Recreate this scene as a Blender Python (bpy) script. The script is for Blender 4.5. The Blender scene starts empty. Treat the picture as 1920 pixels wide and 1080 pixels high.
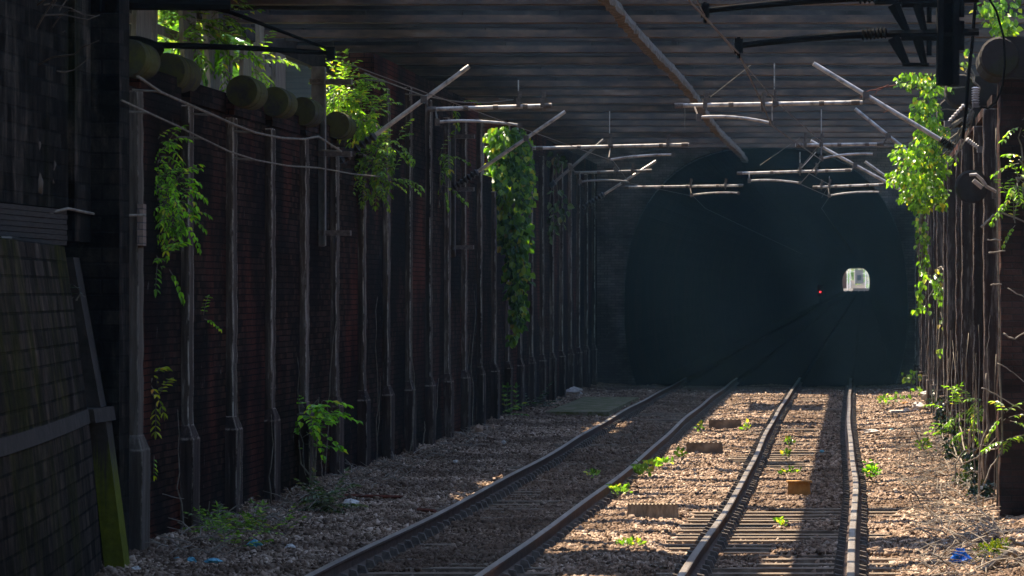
import bpy, math, random
import numpy as np
from mathutils import Vector, Matrix, noise as mnoise

random.seed(7)
rng = np.random.default_rng(7)
SC = bpy.context.scene
COL = SC.collection

# ------------------------------------------------------------------ camera, light, exposure
F, EYE, HOR = 8000.0, 2.52, 548.0           # focal length in photo pixels, eye height over the rail heads, horizon row
cam_d = bpy.data.cameras.new("camera")
cam = bpy.data.objects.new("camera", cam_d)
COL.objects.link(cam)
cam_d.sensor_width = 36.0
cam_d.lens = 36.0 * F / 1920.0
cam_d.clip_start = 1.0
cam_d.clip_end = 4000.0
cam.location = (0, 0, EYE)
cam.rotation_euler = (math.radians(90) + (540 - HOR) / F * -1.0, 0, 0)
cam_d.dof.use_dof = True
cam_d.dof.focus_distance = 66.0
cam_d.dof.aperture_fstop = 9.0
SC.camera = cam

SUN = Vector((-0.38, 0.50, 1.0)).normalized()
world = bpy.data.worlds.new("World")
SC.world = world
world.use_nodes = True
wn = world.node_tree
wn.nodes.clear()
sky = wn.nodes.new("ShaderNodeTexSky")
sky.sky_type = 'NISHITA'
sky.sun_disc = False
sky.sun_elevation = math.asin(SUN.z)
sky.sun_rotation = math.atan2(SUN.x, SUN.y)
bg = wn.nodes.new("ShaderNodeBackground")
bg.inputs['Strength'].default_value = 0.15
wo = wn.nodes.new("ShaderNodeOutputWorld")
wn.links.new(sky.outputs[0], bg.inputs[0])
wn.links.new(bg.outputs[0], wo.inputs[0])

sun_d = bpy.data.lights.new("sun", 'SUN')
sun_d.energy = 4.7
sun_d.angle = math.radians(0.5)
sun_d.color = (1.0, 0.84, 0.63)
sun = bpy.data.objects.new("sun", sun_d)
COL.objects.link(sun)
sun.rotation_euler = SUN.to_track_quat('Z', 'Y').to_euler()

SC.view_settings.view_transform = 'Standard'
SC.view_settings.look = 'None'
SC.view_settings.exposure = 1.95
SC.view_settings.gamma = 1.0
SC.render.engine = 'CYCLES'
SC.cycles.use_denoising = True
SC.cycles.max_bounces = 8
SC.cycles.diffuse_bounces = 4
SC.cycles.volume_bounces = 0
SC.cycles.sample_clamp_indirect = 4.0

# ------------------------------------------------------------------ coordinates
SL = 0.08                                     # the line runs 4.6 degrees to the right of the view
def P(s, d, z):                               # s metres right of the right hand rail, d metres ahead, z over the rail heads
    return (s + SL * d, d, z)
def at(x, y, d):                              # the point seen at photo pixel x, y at distance d
    return ((x - 960) / F * d, d, EYE + (HOR - y) / F * d)
def interp(pts, d):
    return float(np.interp(d, [p[0] for p in pts], [p[1] for p in pts]))

TUN0, TUN1 = 121.0, 1250.0
def rise(d):                                  # the line climbs gently through the tunnel
    return np.where(np.asarray(d) > TUN0, (np.asarray(d) - TUN0) * 3.1 / (TUN1 - TUN0), 0.0)
def tun_c(d):                                 # tunnel centre line, as s
    return -2.47 + (np.asarray(d) - TUN0) * (3.3 / (TUN1 - TUN0))
RIGHT_C = [(-30, -.8), (38, -.78), (45, -.755), (50, -.735), (57, -.72), (66, -.765), (72, -.80), (80, -.83), (90, -.85), (109, -.84), (121, -.83)]
LEFT_C = [(-30, -4.25), (38, -4.09), (45, -4.03), (51, -4.0), (56, -3.97), (62, -3.98), (70, -4.01), (82, -4.11), (94, -4.16), (121, -4.17)]
def track_s(c, d):
    if d <= TUN0:
        return (interp(c, d - 2) + interp(c, d) + interp(c, d + 2)) / 3
    return c[-1][1] + float(tun_c(d)) + 2.47

# ------------------------------------------------------------------ scene graph helpers
def tag(o, label=None, cat=None, group=None, kind=None):
    if label: o["label"] = label
    if cat: o["category"] = cat
    if group: o["group"] = group
    if kind: o["kind"] = kind
    return o
def thing(name, label, cat, loc, group=None):
    o = bpy.data.objects.new(name, None)
    o.empty_display_size = 0.3
    COL.objects.link(o)
    o.location = loc
    return tag(o, label, cat, group, 'thing')

class MB:
    """collects faces in world coordinates; build() links them as one mesh object"""
    def __init__(self): self.v = []; self.f = []; self.mi = []
    def add(self, vs, fs, mi=0):
        b = len(self.v)
        self.v.extend([tuple(p) for p in vs])
        self.f.extend([tuple(i + b for i in f) for f in fs])
        self.mi.extend([mi] * len(fs))
    def hexa(self, c, mi=0):                  # 8 corners: bottom ring then top ring
        self.add(c, [(3, 2, 1, 0), (4, 5, 6, 7), (0, 1, 5, 4), (1, 2, 6, 5), (2, 3, 7, 6), (3, 0, 4, 7)], mi)
    def sbox(self, s0, s1, d0, d1, z0, z1, mi=0):   # box along the line
        self.hexa([P(s0, d0, z0), P(s1, d0, z0), P(s1, d1, z0), P(s0, d1, z0), P(s0, d0, z1), P(s1, d0, z1), P(s1, d1, z1), P(s0, d1, z1)], mi)
    def box(self, c, size, rot=None, mi=0):
        hx, hy, hz = size[0] / 2, size[1] / 2, size[2] / 2
        M = rot or Matrix.Identity(3)
        pts = [Vector(c) + M @ Vector(p) for p in ((-hx, -hy, -hz), (hx, -hy, -hz), (hx, hy, -hz), (-hx, hy, -hz), (-hx, -hy, hz), (hx, -hy, hz), (hx, hy, hz), (-hx, hy, hz))]
        self.hexa(pts, mi)
    def tube(self, pts, r, n=8, mi=0, caps=True):
        pts = [Vector(p) for p in pts]
        k = len(pts)
        rs = r if isinstance(r, (list, tuple)) else [r] * k
        ring = []
        u = None
        for i, p in enumerate(pts):
            t = (pts[min(i + 1, k - 1)] - pts[max(i - 1, 0)])
            t = t.normalized() if t.length > 1e-9 else Vector((0, 0, 1))
            if u is None:
                a = Vector((0, 0, 1)) if abs(t.z) < .9 else Vector((1, 0, 0))
                u = t.cross(a).normalized()
            else:
                u = (u - t * u.dot(t)).normalized()
            w = t.cross(u)
            ring.append([p + (u * math.cos(6.28318 * j / n) + w * math.sin(6.28318 * j / n)) * rs[i] for j in range(n)])
        vs = [q for rg in ring for q in rg]
        fs = [(i * n + j, i * n + (j + 1) % n, (i + 1) * n + (j + 1) % n, (i + 1) * n + j) for i in range(k - 1) for j in range(n)]
        if caps:
            fs.append(tuple(range(n - 1, -1, -1)))
            fs.append(tuple((k - 1) * n + j for j in range(n)))
        self.add(vs, fs, mi)
    def build(self, name, mats, parent=None, smooth=False, loc=None):
        return mesh_np(name, np.array(self.v, dtype=np.float64), self.f, mats, parent, smooth, self.mi, loc)

def base_of(o):
    b = Vector((0, 0, 0))
    while o is not None:
        b += o.location
        o = o.parent
    return b
def mesh_np(name, v, f, mats, parent=None, smooth=False, mi=None, loc=None):
    """link a mesh given in world coordinates under parent (whose base may sit anywhere)"""
    base = base_of(parent)
    if parent is None and loc is None:
        loc = (float(v[:, 0].mean()), float(v[:, 1].mean()), float(v[:, 2].min()))
    if parent is None: base = Vector(loc)
    v = v - np.array(base)
    me = bpy.data.meshes.new(name)
    if isinstance(f, np.ndarray):
        m, k = f.shape
        me.vertices.add(len(v)); me.vertices.foreach_set("co", v.astype(np.float32).ravel())
        me.loops.add(m * k); me.loops.foreach_set("vertex_index", f.astype(np.int32).ravel())
        me.polygons.add(m)
        me.polygons.foreach_set("loop_start", np.arange(0, m * k, k, dtype=np.int32))
        me.update(calc_edges=True)
    else:
        me.from_pydata(v.tolist(), [], f)
    me.validate()
    for x in (mats if isinstance(mats, (list, tuple)) else [mats]): me.materials.append(x)
    if mi is not None and len(mi) == len(me.polygons): me.polygons.foreach_set("material_index", np.array(mi, dtype=np.int32))
    if smooth: me.polygons.foreach_set("use_smooth", np.ones(len(me.polygons), dtype=bool))
    me.update()
    o = bpy.data.objects.new(name, me)
    COL.objects.link(o)
    if parent is not None: o.parent = parent
    else: o.location = loc
    return o

# ------------------------------------------------------------------ materials
class NT:
    def __init__(self, name):
        self.m = bpy.data.materials.new(name); self.m.use_nodes = True
        self.t = self.m.node_tree; self.t.nodes.clear()
        self.out = self.n("ShaderNodeOutputMaterial")
    def n(self, ty, **kw):
        x = self.t.nodes.new(ty)
        for k, v in kw.items():
            if k.startswith("i_"): x.inputs[k[2:].replace("_", " ")].default_value = v
            else: setattr(x, k, v)
        return x
    def l(self, a, b): self.t.links.new(a, b)
    def coord(self, which="Object"): return self.n("ShaderNodeTexCoord").outputs[which]
    def noise(self, scale, vec=None, detail=5.0, rough=.6, stretch=None):
        v = vec or self.coord()
        if stretch:
            mp = self.n("ShaderNodeMapping"); mp.inputs['Scale'].default_value = stretch
            self.l(v, mp.inputs[0]); v = mp.outputs[0]
        x = self.n("ShaderNodeTexNoise")
        x.inputs['Scale'].default_value = scale; x.inputs['Detail'].default_value = detail; x.inputs['Roughness'].default_value = rough
        self.l(v, x.inputs['Vector'])
        return x.outputs['Fac']
    def ramp(self, fac, stops, interp='LINEAR'):
        r = self.n("ShaderNodeValToRGB"); r.color_ramp.interpolation = interp
        e = r.color_ramp.elements
        while len(e) < len(stops): e.new(0.5)
        for k, (p, c) in enumerate(stops):
            e[k].position = p
            e[k].color = (c[0], c[1], c[2], 1) if isinstance(c, (tuple, list)) else (c, c, c, 1)
        self.l(fac, r.inputs[0])
        return r.outputs[0]
    def mix(self, fac, a, b, mode='MIX'):
        x = self.n("ShaderNodeMix", data_type='RGBA', blend_type=mode)
        for k, v in ((0, fac), (6, a), (7, b)):
            if isinstance(v, bpy.types.NodeSocket): self.l(v, x.inputs[k])
            elif isinstance(v, (int, float)): x.inputs[k].default_value = v
            else: x.inputs[k].default_value = (v[0], v[1], v[2], 1)
        return x.outputs[2]
    def bump(self, h, strength=.5, dist=.02):
        b = self.n("ShaderNodeBump"); b.inputs['Strength'].default_value = strength; b.inputs['Distance'].default_value = dist
        self.l(h, b.inputs['Height'])
        return b.outputs[0]
    def principled(self, col, rough=.8, metal=0.0, normal=None, spec=.3):
        p = self.n("ShaderNodeBsdfPrincipled")
        for k, v in (('Base Color', col), ('Roughness', rough), ('Metallic', metal), ('Specular IOR Level', spec)):
            if isinstance(v, bpy.types.NodeSocket): self.l(v, p.inputs[k])
            elif isinstance(v, (int, float)): p.inputs[k].default_value = v
            else: p.inputs[k].default_value = (v[0], v[1], v[2], 1)
        if normal is not None: self.l(normal, p.inputs['Normal'])
        self.l(p.outputs[0], self.out.inputs[0])
        return self.m

def m_mottled(name, stops, scale=4, rough=.85, metal=0.0, bumps=.4, dist=.02, stretch=None, spec=.25, detail=6):
    t = NT(name)
    a = t.noise(scale, detail=detail, stretch=stretch)
    return t.principled(t.ramp(a, stops), rough, metal, t.bump(a, bumps, dist), spec)

def m_brick(name, bricks, mortar, soot, red, white=.0, bw=.225, bh=.075):
    """old brickwork: u runs along the wall whichever way it faces, v is height"""
    t = NT(name)
    sp = t.n("ShaderNodeSeparateXYZ"); t.l(t.coord(), sp.inputs[0])
    ad = t.n("ShaderNodeMath", operation='ADD'); t.l(sp.outputs[0], ad.inputs[0]); t.l(sp.outputs[1], ad.inputs[1])
    cb = t.n("ShaderNodeCombineXYZ"); t.l(ad.outputs[0], cb.inputs[0]); t.l(sp.outputs[2], cb.inputs[1])
    wob = t.n("ShaderNodeTexNoise"); wob.inputs['Scale'].default_value = 3.0; t.l(t.coord(), wob.inputs['Vector'])
    sc = t.n("ShaderNodeVectorMath", operation='MULTIPLY_ADD'); sc.inputs[1].default_value = (.02, .02, 0)
    t.l(wob.outputs['Color'], sc.inputs[0]); t.l(cb.outputs[0], sc.inputs[2])
    br = t.n("ShaderNodeTexBrick"); t.l(sc.outputs[0], br.inputs['Vector'])
    br.inputs['Scale'].default_value = 1.0
    br.inputs['Brick Width'].default_value = bw; br.inputs['Row Height'].default_value = bh
    br.inputs['Mortar Size'].default_value = .007; br.inputs['Mortar Smooth'].default_value = .3; br.inputs['Bias'].default_value = -.1
    br.inputs['Color1'].default_value = (*bricks[0], 1); br.inputs['Color2'].default_value = (*bricks[1], 1); br.inputs['Mortar'].default_value = (*mortar, 1)
    big = t.noise(.55, detail=4, rough=.65)
    redm = t.ramp(t.noise(.42, detail=3, stretch=(1, 1, .6)), [(.50, 0.0), (.60, 1.0)])
    c = t.mix(t.mix(red, (0, 0, 0), redm), br.outputs['Color'], t.mix(br.outputs['Fac'], (.13, .034, .020), mortar))
    c = t.mix(t.ramp(big, [(.40, 0.0), (.58, soot)]), c, (.006, .0055, .006))
    wm = t.ramp(t.noise(7.0, detail=8, rough=.75, stretch=(1, 1, .45)), [(.62, 0.0), (.72, white)])
    wm2 = t.ramp(t.noise(.8, detail=2), [(.45, 0.0), (.62, 1.0)])
    c = t.mix(t.mix(wm2, (0, 0, 0), wm), c, (.26, .25, .235))
    fine = t.noise(40, detail=4)
    c = t.mix(.35, c, t.ramp(fine, [(.3, (.3, .3, .3)), (.7, (1, 1, 1))]), 'MULTIPLY')
    hm = t.mix(.5, br.outputs['Fac'], fine)
    inv = t.n("ShaderNodeInvert"); t.l(hm, inv.inputs[1])
    return t.principled(c, .95, 0, t.bump(inv.outputs[0], .7, .015), .03)

def m_ballast(name, island):
    t = NT(name)
    g = t.n("ShaderNodeNewGeometry")
    big = t.noise(.5, detail=3)
    if island: src = g.outputs['Random Per Island']
    else: src = t.ramp(t.noise(26, detail=2, rough=.7), [(.3, 0.0), (.7, 1.0)])
    c = t.ramp(src, [(0, (.060, .040, .029)), (.2, (.14, .095, .068)), (.45, (.26, .180, .130)), (.75, (.40, .295, .218)), (1, (.66, .52, .41))])
    c = t.mix(t.ramp(big, [(.42, 0.0), (.60, .72)]), c, (.080, .052, .036))
    f = t.noise(60, detail=3)
    c = t.mix(.4, c, t.ramp(f, [(.3, (.5, .5, .5)), (.7, (1, 1, 1))]), 'MULTIPLY')
    # brake dust and oil along both tracks, and earthy patches with leaf litter
    sp = t.n("ShaderNodeSeparateXYZ"); t.l(g.outputs['Position'], sp.inputs[0])
    sx = t.n("ShaderNodeMath", operation='MULTIPLY_ADD'); sx.inputs[1].default_value = -.08; t.l(sp.outputs[1], sx.inputs[0]); t.l(sp.outputs[0], sx.inputs[2])
    wv = t.n("ShaderNodeMath", operation='MULTIPLY_ADD'); wv.inputs[1].default_value = .5; t.l(t.noise(1.3, detail=4), wv.inputs[0]); t.l(sx.outputs[0], wv.inputs[2])
    for ctr, amt in ((-.80 + .25, .38), (-4.05 + .25, .60)):
        dd_ = t.n("ShaderNodeMath", operation='SUBTRACT'); dd_.inputs[1].default_value = ctr; t.l(wv.outputs[0], dd_.inputs[0])
        ab_ = t.n("ShaderNodeMath", operation='ABSOLUTE'); t.l(dd_.outputs[0], ab_.inputs[0])
        c = t.mix(t.ramp(ab_.outputs[0], [(.55, amt), (.95, 0.0)]), c, (.075, .050, .036))
    c = t.mix(t.ramp(t.noise(1.7, detail=6, rough=.7), [(.56, 0.0), (.68, .55)]), c, (.12, .080, .050))
    return t.principled(c, .97, 0, t.bump(f, .4, .01), .04)

def m_leaf(name, c0, c1, c2, trans=.45):
    t = NT(name)
    g = t.n("ShaderNodeNewGeometry")
    c = t.ramp(g.outputs['Random Per Island'], [(0, tuple(x * .6 for x in c0)), (.3, c0), (.6, c1), (.88, c2), (.95, (min(1, c2[0] * 1.7), c2[1] * 1.05, c2[2])), (1, (c2[0] * 1.1, c2[1] * .5, c2[2]))])
    p = t.n("ShaderNodeBsdfPrincipled"); p.inputs['Roughness'].default_value = .33; p.inputs['Specular IOR Level'].default_value = .45
    t.l(c, p.inputs['Base Color'])
    tr = t.n("ShaderNodeBsdfTranslucent")
    t.l(t.mix(1.0, c, (1.5, 1.7, .45), 'MULTIPLY'), tr.inputs[0])
    mx = t.n("ShaderNodeMixShader"); mx.inputs[0].default_value = trans
    t.l(p.outputs[0], mx.inputs[1]); t.l(tr.outputs[0], mx.inputs[2]); t.l(mx.outputs[0], t.out.inputs[0])
    return t.m

def m_moss(name, stone, moss, amount=.5, scale=2.5, stretch=None):
    t = NT(name)
    a = t.noise(scale, detail=8, rough=.7, stretch=stretch); b = t.noise(9, detail=5)
    st = t.mix(b, stone, tuple(x * 2.2 for x in stone))
    mo = t.mix(b, tuple(x * .5 for x in moss), moss)
    c = t.mix(t.ramp(a, [(.62 - amount * .35, 0.0), (.75 - amount * .35, 1.0)]), st, mo)
    return t.principled(c, .95, 0, t.bump(b, .5, .02), .15)

def m_coursed(name, stone, moss, amount):
    """blackened coursed masonry with green growing down it"""
    t = NT(name)
    sp = t.n("ShaderNodeSeparateXYZ"); t.l(t.coord(), sp.inputs[0])
    ad = t.n("ShaderNodeMath", operation='ADD'); t.l(sp.outputs[0], ad.inputs[0]); t.l(sp.outputs[1], ad.inputs[1])
    cb = t.n("ShaderNodeCombineXYZ"); t.l(ad.outputs[0], cb.inputs[0]); t.l(sp.outputs[2], cb.inputs[1])
    br = t.n("ShaderNodeTexBrick"); t.l(cb.outputs[0], br.inputs['Vector'])
    br.inputs['Scale'].default_value = 1.0; br.inputs['Brick Width'].default_value = .42; br.inputs['Row Height'].default_value = .15
    br.inputs['Mortar Size'].default_value = .012; br.inputs['Mortar Smooth'].default_value = .3
    br.inputs['Color1'].default_value = (*stone, 1); br.inputs['Color2'].default_value = (*[x * 3.0 for x in stone], 1); br.inputs['Mortar'].default_value = (.008, .008, .008, 1)
    streak = t.noise(2.2, detail=8, rough=.7, stretch=(1, 1, .16))
    c = t.mix(t.ramp(streak, [(.52, 0.0), (.72, .4)]), br.outputs['Color'], (.10, .083, .068))
    gm = t.noise(1.1, detail=5, stretch=(1, 1, .4))
    c = t.mix(t.ramp(gm, [(.6 - amount * .3, 0.0), (.8 - amount * .3, 1.0)]), c, moss)
    bl = t.noise(5.0, detail=7, rough=.75, stretch=(1, 1, .5))
    c = t.mix(1.0, c, t.ramp(bl, [(.32, (.35, .35, .35)), (.5, (1, 1, 1)), (.68, (2.6, 2.3, 2.0))]), 'MULTIPLY')
    f = t.noise(30)
    inv = t.n("ShaderNodeInvert"); t.l(br.outputs['Fac'], inv.inputs[1])
    return t.principled(c, .92, 0, t.bump(t.mix(.4, inv.outputs[0], f), .8, .02), .02)

M = {}
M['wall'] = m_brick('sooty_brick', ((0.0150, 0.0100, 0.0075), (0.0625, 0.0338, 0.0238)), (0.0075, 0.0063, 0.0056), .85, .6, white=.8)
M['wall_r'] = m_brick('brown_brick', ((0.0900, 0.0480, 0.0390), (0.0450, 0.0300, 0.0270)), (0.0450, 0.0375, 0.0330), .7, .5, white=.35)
M['niche'] = m_brick('black_brick', ((.022, .02, .02), (.036, .03, .028)), (.012, .012, .012), .8, .55, white=.7)
def m_pilaster(name, dark, mid, pale):
    """sooty stone whose corners are chipped and limewashed pale"""
    t = NT(name)
    a = t.noise(5.5, detail=8, rough=.7, stretch=(1, 1, .05))
    b = t.noise(16, detail=6, rough=.7, stretch=(1, 1, .16))
    c = t.mix(t.ramp(a, [(.42, 0.0), (.6, 1.0)]), dark, mid)
    c = t.mix(t.ramp(t.mix(.5, a, b), [(.53, 0.0), (.66, .6)]), c, pale)
    bv = t.n("ShaderNodeBevel", samples=4); bv.inputs[0].default_value = .03
    g = t.n("ShaderNodeNewGeometry")
    dt = t.n("ShaderNodeVectorMath", operation='DOT_PRODUCT'); t.l(bv.outputs[0], dt.inputs[0]); t.l(g.outputs['Normal'], dt.inputs[1])
    iv = t.n("ShaderNodeMath", operation='SUBTRACT'); iv.inputs[0].default_value = 1.0; t.l(dt.outputs['Value'], iv.inputs[1])
    chip = t.noise(9, detail=7, rough=.75, stretch=(1, 1, .3))
    ml = t.n("ShaderNodeMath", operation='MULTIPLY'); t.l(t.ramp(iv.outputs[0], [(.003, 0.0), (.04, 1.0)]), ml.inputs[0]); t.l(t.ramp(chip, [(.45, 0.0), (.55, 1.0)]), ml.inputs[1])
    c = t.mix(ml.outputs[0], c, tuple(min(.6, x * 1.4) for x in pale))
    return t.principled(c, .92, 0, t.bump(b, .6, .02), .08)
M['pil'] = m_pilaster('weathered_pilaster', (.030, .023, .019), (.105, .082, .066), (.42, .38, .33))
M['pil_r'] = m_pilaster('weathered_pilaster_brown', (.034, .022, .018), (.075, .050, .040), (.40, .35, .31))
M['pil_pale'] = m_pilaster('pale_pilaster', (0.0525, 0.0435, 0.0353), (0.1125, 0.0938, 0.0750), (0.1950, 0.1725, 0.1425))
M['plinth'] = m_pilaster('plinth_stone', (.026, .019, .017), (.062, .043, .036), (.24, .20, .17))
M['drum'] = m_moss('mossy_drum', (.018, .017, .015), (.075, .075, .022), .6)
M['drum_r'] = m_moss('grey_drum', (0.0210, 0.0180, 0.0162), (0.0420, 0.0450, 0.0180), .35)
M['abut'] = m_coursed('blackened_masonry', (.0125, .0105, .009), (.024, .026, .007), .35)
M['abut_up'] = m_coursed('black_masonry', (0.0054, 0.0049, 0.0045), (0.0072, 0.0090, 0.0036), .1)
def m_mossgrow(name):
    """grey board with bright moss climbing up it in streaks from the ground"""
    t = NT(name)
    sp = t.n("ShaderNodeSeparateXYZ"); t.l(t.coord(), sp.inputs[0])
    a = t.noise(3.0, detail=8, rough=.75, stretch=(4, 4, .22)); b = t.noise(12, detail=5)
    h = t.n("ShaderNodeMath", operation='MULTIPLY_ADD'); h.inputs[1].default_value = -.40; h.inputs[2].default_value = .42; t.l(sp.outputs[2], h.inputs[0])
    ad = t.n("ShaderNodeMath", operation='ADD'); t.l(h.outputs[0], ad.inputs[0]); t.l(a, ad.inputs[1])
    st = t.mix(b, (.02, .017, .014), (.06, .05, .042)); mo = t.mix(b, (.028, .036, .005), (.16, .18, .012))
    c = t.mix(t.ramp(ad.outputs[0], [(.42, 0.0), (.60, 1.0)]), st, mo)
    return t.principled(c, .95, 0, t.bump(b, .6, .02), .1)
M['moss'] = m_mossgrow('bright_moss')
M['band'] = m_mottled('grey_band', [(.3, (0.0132, 0.0114, 0.0096)), (.6, (0.0330, 0.0276, 0.0228)), (.8, (0.0600, 0.0510, 0.0432))], 6)
M['slats'] = m_mottled('old_slats', [(.3, (0.0090, 0.0078, 0.0072)), (.7, (0.0330, 0.0270, 0.0216))], 5, stretch=(1, 1, 12))
M['flange'] = m_mottled('rusty_flange', [(.3, (0.0283, 0.0221, 0.0189)), (.46, (0.0613, 0.0434, 0.0330)), (.6, (0.1132, 0.0707, 0.0448)), (.78, (0.1792, 0.1367, 0.1085))], 1.6, .75, 0, .4, .01, stretch=(0.9430, 0.5658, 2.8290))
M['web'] = m_mottled('sooty_web', [(.3, (0.0243, 0.0216, 0.0196)), (.6, (0.0540, 0.0459, 0.0392)), (.8, (0.1148, 0.0810, 0.0607))], 1.8, .85, 0, .3, .01, stretch=(1.3500, 1.3500, 2.7000), spec=.05)
M['shade_deck'] = m_mottled('shade_deck_steel', [(.3, (0.0210, 0.0224, 0.0245)), (.7, (0.0490, 0.0455, 0.0420))], 2)  # for the added sun blockers on top of the girders
M['beam'] = m_mottled('scaly_rust', [(.28, (.05, .042, .035)), (.5, (.115, .095, .078)), (.72, (.23, .195, .165))], 9, .9, 0, .9, .03)
M['black'] = m_mottled('black_and_shade', [(.3, (.004, .004, .0045)), (.7, (.009, .0085, .008))], 6, .85, spec=.04)  # near gear's shade put into the colour; black cables and signal too
M['galv'] = m_mottled('galvanised_tube', [(.32, (.16, .145, .13)), (.48, (.40, .375, .35)), (.7, (.58, .55, .51))], 9, .45, .35, .1, .004)
M['galv_dull'] = m_mottled('dull_tube', [(.3, (0.1190, 0.1120, 0.1085)), (.7, (0.1960, 0.1855, 0.1750))], 12, .6, .2, .1, .004)
M['insul'] = m_mottled('brown_porcelain', [(.3, (.018, .014, .013)), (.7, (.05, .038, .033))], 8, .35, 0, .05)
M['clamp'] = m_mottled('clamp_iron', [(.3, (.06, .05, .045)), (.7, (.16, .13, .11))], 20, .6, .3)
M['wire'] = m_mottled('copper_wire', [(.3, (.045, .035, .03)), (.7, (.10, .075, .06))], 20, .5, .3)
M['cable'] = m_mottled('old_cable', [(.3, (.08, .07, .055)), (.7, (.20, .18, .145))], 8, .8)
M['railtop'] = m_mottled('polished_rail', [(.3, (.17, .145, .125)), (.55, (.27, .24, .215)), (.75, (.42, .40, .37))], 7, .36, .7, .05, .002, stretch=(1, .1, 1))
M['railside'] = m_mottled('rail_rust', [(.3, (.035, .022, .016)), (.7, (.10, .062, .045))], 8, .85)
M['tunnelshade'] = m_mottled('tunnel_shade', [(.3, (.012, .010, .009)), (.7, (.022, .018, .016))], 8, 1.0, spec=0.0)  # tunnel gloom put into the colour so rails and floor vanish
M['sleeper'] = m_mottled('sleeper', [(.3, (.055, .042, .031)), (.55, (.15, .115, .085)), (.8, (.30, .245, .19))], 5, .9, 0, .5, .01, stretch=(1, 6, 1))
M['clip'] = m_mottled('clip_iron', [(.3, (.03, .024, .02)), (.7, (.10, .08, .065))], 15, .7)
M['plank'] = m_mottled('grey_plank', [(.3, (0.1200, 0.1020, 0.0780)), (.55, (0.2280, 0.1980, 0.1620)), (.8, (0.3300, 0.3000, 0.2580))], 5, .9, 0, .5, .01, stretch=(4, 4, .4))
M['fresh'] = m_mottled('worn_timber', [(.3, (.13, .10, .07)), (.7, (.30, .24, .17))], 8, .9, 0, .4, .01, stretch=(4, 4, 1))
M['ochre'] = m_mottled('ochre_box', [(.3, (.26, .12, .03)), (.7, (.46, .23, .06))], 10, .8)
M['orange'] = m_mottled('orange_box', [(.3, (.42, .14, .025)), (.7, (.62, .24, .05))], 6, .7)
M['concrete'] = m_moss('mossy_concrete', (.11, .095, .07), (.10, .11, .03), .55, 3)
M['white'] = m_mottled('white_litter', [(.3, (.50, .49, .47)), (.7, (.78, .77, .75))], 18, .7)
M['rubble'] = m_mottled('pale_rubble', [(.3, (.36, .33, .30)), (.7, (.66, .62, .58))], 9, .95)
M['blue'] = m_mottled('blue_plastic', [(.3, (.005, .10, .48)), (.7, (.02, .22, .75))], 10, .4)
M['cyan'] = m_mottled('pale_blue_plastic', [(.3, (.05, .26, .38)), (.7, (.18, .46, .58))], 10, .4)
M['card'] = m_mottled('torn_card', [(.3, (.34, .24, .17)), (.7, (.52, .40, .30))], 10, .9)
M['rust'] = m_mottled('red_rust', [(.3, (.10, .03, .02)), (.7, (.22, .075, .05))], 10, .9)
M['twig'] = m_mottled('grey_twig', [(.3, (.12, .10, .08)), (.7, (.32, .28, .23))], 12, .9)
M['root'] = m_mottled('climber_stem', [(.3, (.09, .075, .055)), (.7, (.24, .21, .165))], 14, .9)
M['trunk'] = m_mottled('dark_trunk', [(.3, (.03, .022, .018)), (.7, (.10, .08, .06))], 6, .95, 0, .8, .03, stretch=(1, 1, .2))
M['stone'] = m_ballast('ballast_stone', True)
M['ballast'] = m_ballast('ballast_bed', False)
M['earth'] = m_mottled('earth', [(.3, (.04, .04, .02)), (.7, (.10, .095, .05))], .8, .95)
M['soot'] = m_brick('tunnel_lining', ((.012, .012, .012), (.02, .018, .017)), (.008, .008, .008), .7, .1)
M['portal'] = m_brick('portal_brick', ((0.1294, 0.1131, 0.1131), (0.2050, 0.1725, 0.1618)), (0.0756, 0.0700, 0.0700), .6, .2, white=.6)
M['render'] = m_mottled('white_render', [(.3, (0.1540, 0.1386, 0.1193)), (.7, (0.2156, 0.2002, 0.1809))], 2, .8)
M['mastwhite'] = m_mottled('white_paint', [(.3, (.74, .73, .70)), (.7, (.82, .81, .79))], 2, .7)
M['farwall'] = m_mottled('far_buildings', [(.3, (0.0350, 0.0294, 0.0210)), (.7, (0.0980, 0.0735, 0.0560))], .3, .9)
M['glass'] = m_mottled('dark_glass', [(.3, (.02, .025, .03)), (.7, (.04, .045, .05))], 2, .15)
M['brownwood'] = m_mottled('brown_boards', [(.3, (0.0960, 0.0540, 0.0360)), (.7, (0.1560, 0.0960, 0.0660))], 3, .9)
M['leaf_lit'] = m_leaf('climber_leaf', (0.1080, 0.2160, 0.0230), (0.1958, 0.3713, 0.0392), (0.3713, 0.5292, 0.0688), .5)
M['leaf_mid'] = m_leaf('bush_leaf', (0.0864, 0.1740, 0.0204), (0.1740, 0.3300, 0.0384), (0.2952, 0.4524, 0.0696), .45)
M['leaf_ivy'] = m_leaf('ivy_leaf', (0.0425, 0.1105, 0.0119), (0.1020, 0.2210, 0.0213), (0.2210, 0.3570, 0.0425), .45)
M['leaf_fern'] = m_leaf('fern_leaf', (0.1350, 0.3152, 0.0217), (0.2484, 0.5620, 0.0342), (0.4502, 0.7654, 0.0667), .45)
M['leaf_dark'] = m_leaf('dark_leaf', (.012, .03, .012), (.025, .055, .02), (.05, .085, .03), .2)
M['leaf_yellow'] = m_leaf('yellow_leaf', (0.2604, 0.3480, 0.0264), (0.4872, 0.5220, 0.0348), (0.6960, 0.6264, 0.0516), .45)
M['leaf_pale'] = m_leaf('pale_leaf', (0.051, 0.087, 0.036), (0.102, 0.160, 0.065), (0.189, 0.246, 0.131), .3)
M['leaf_dead'] = m_leaf('dead_leaf', (.07, .035, .02), (.15, .08, .045), (.24, .15, .09), .2)
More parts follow.
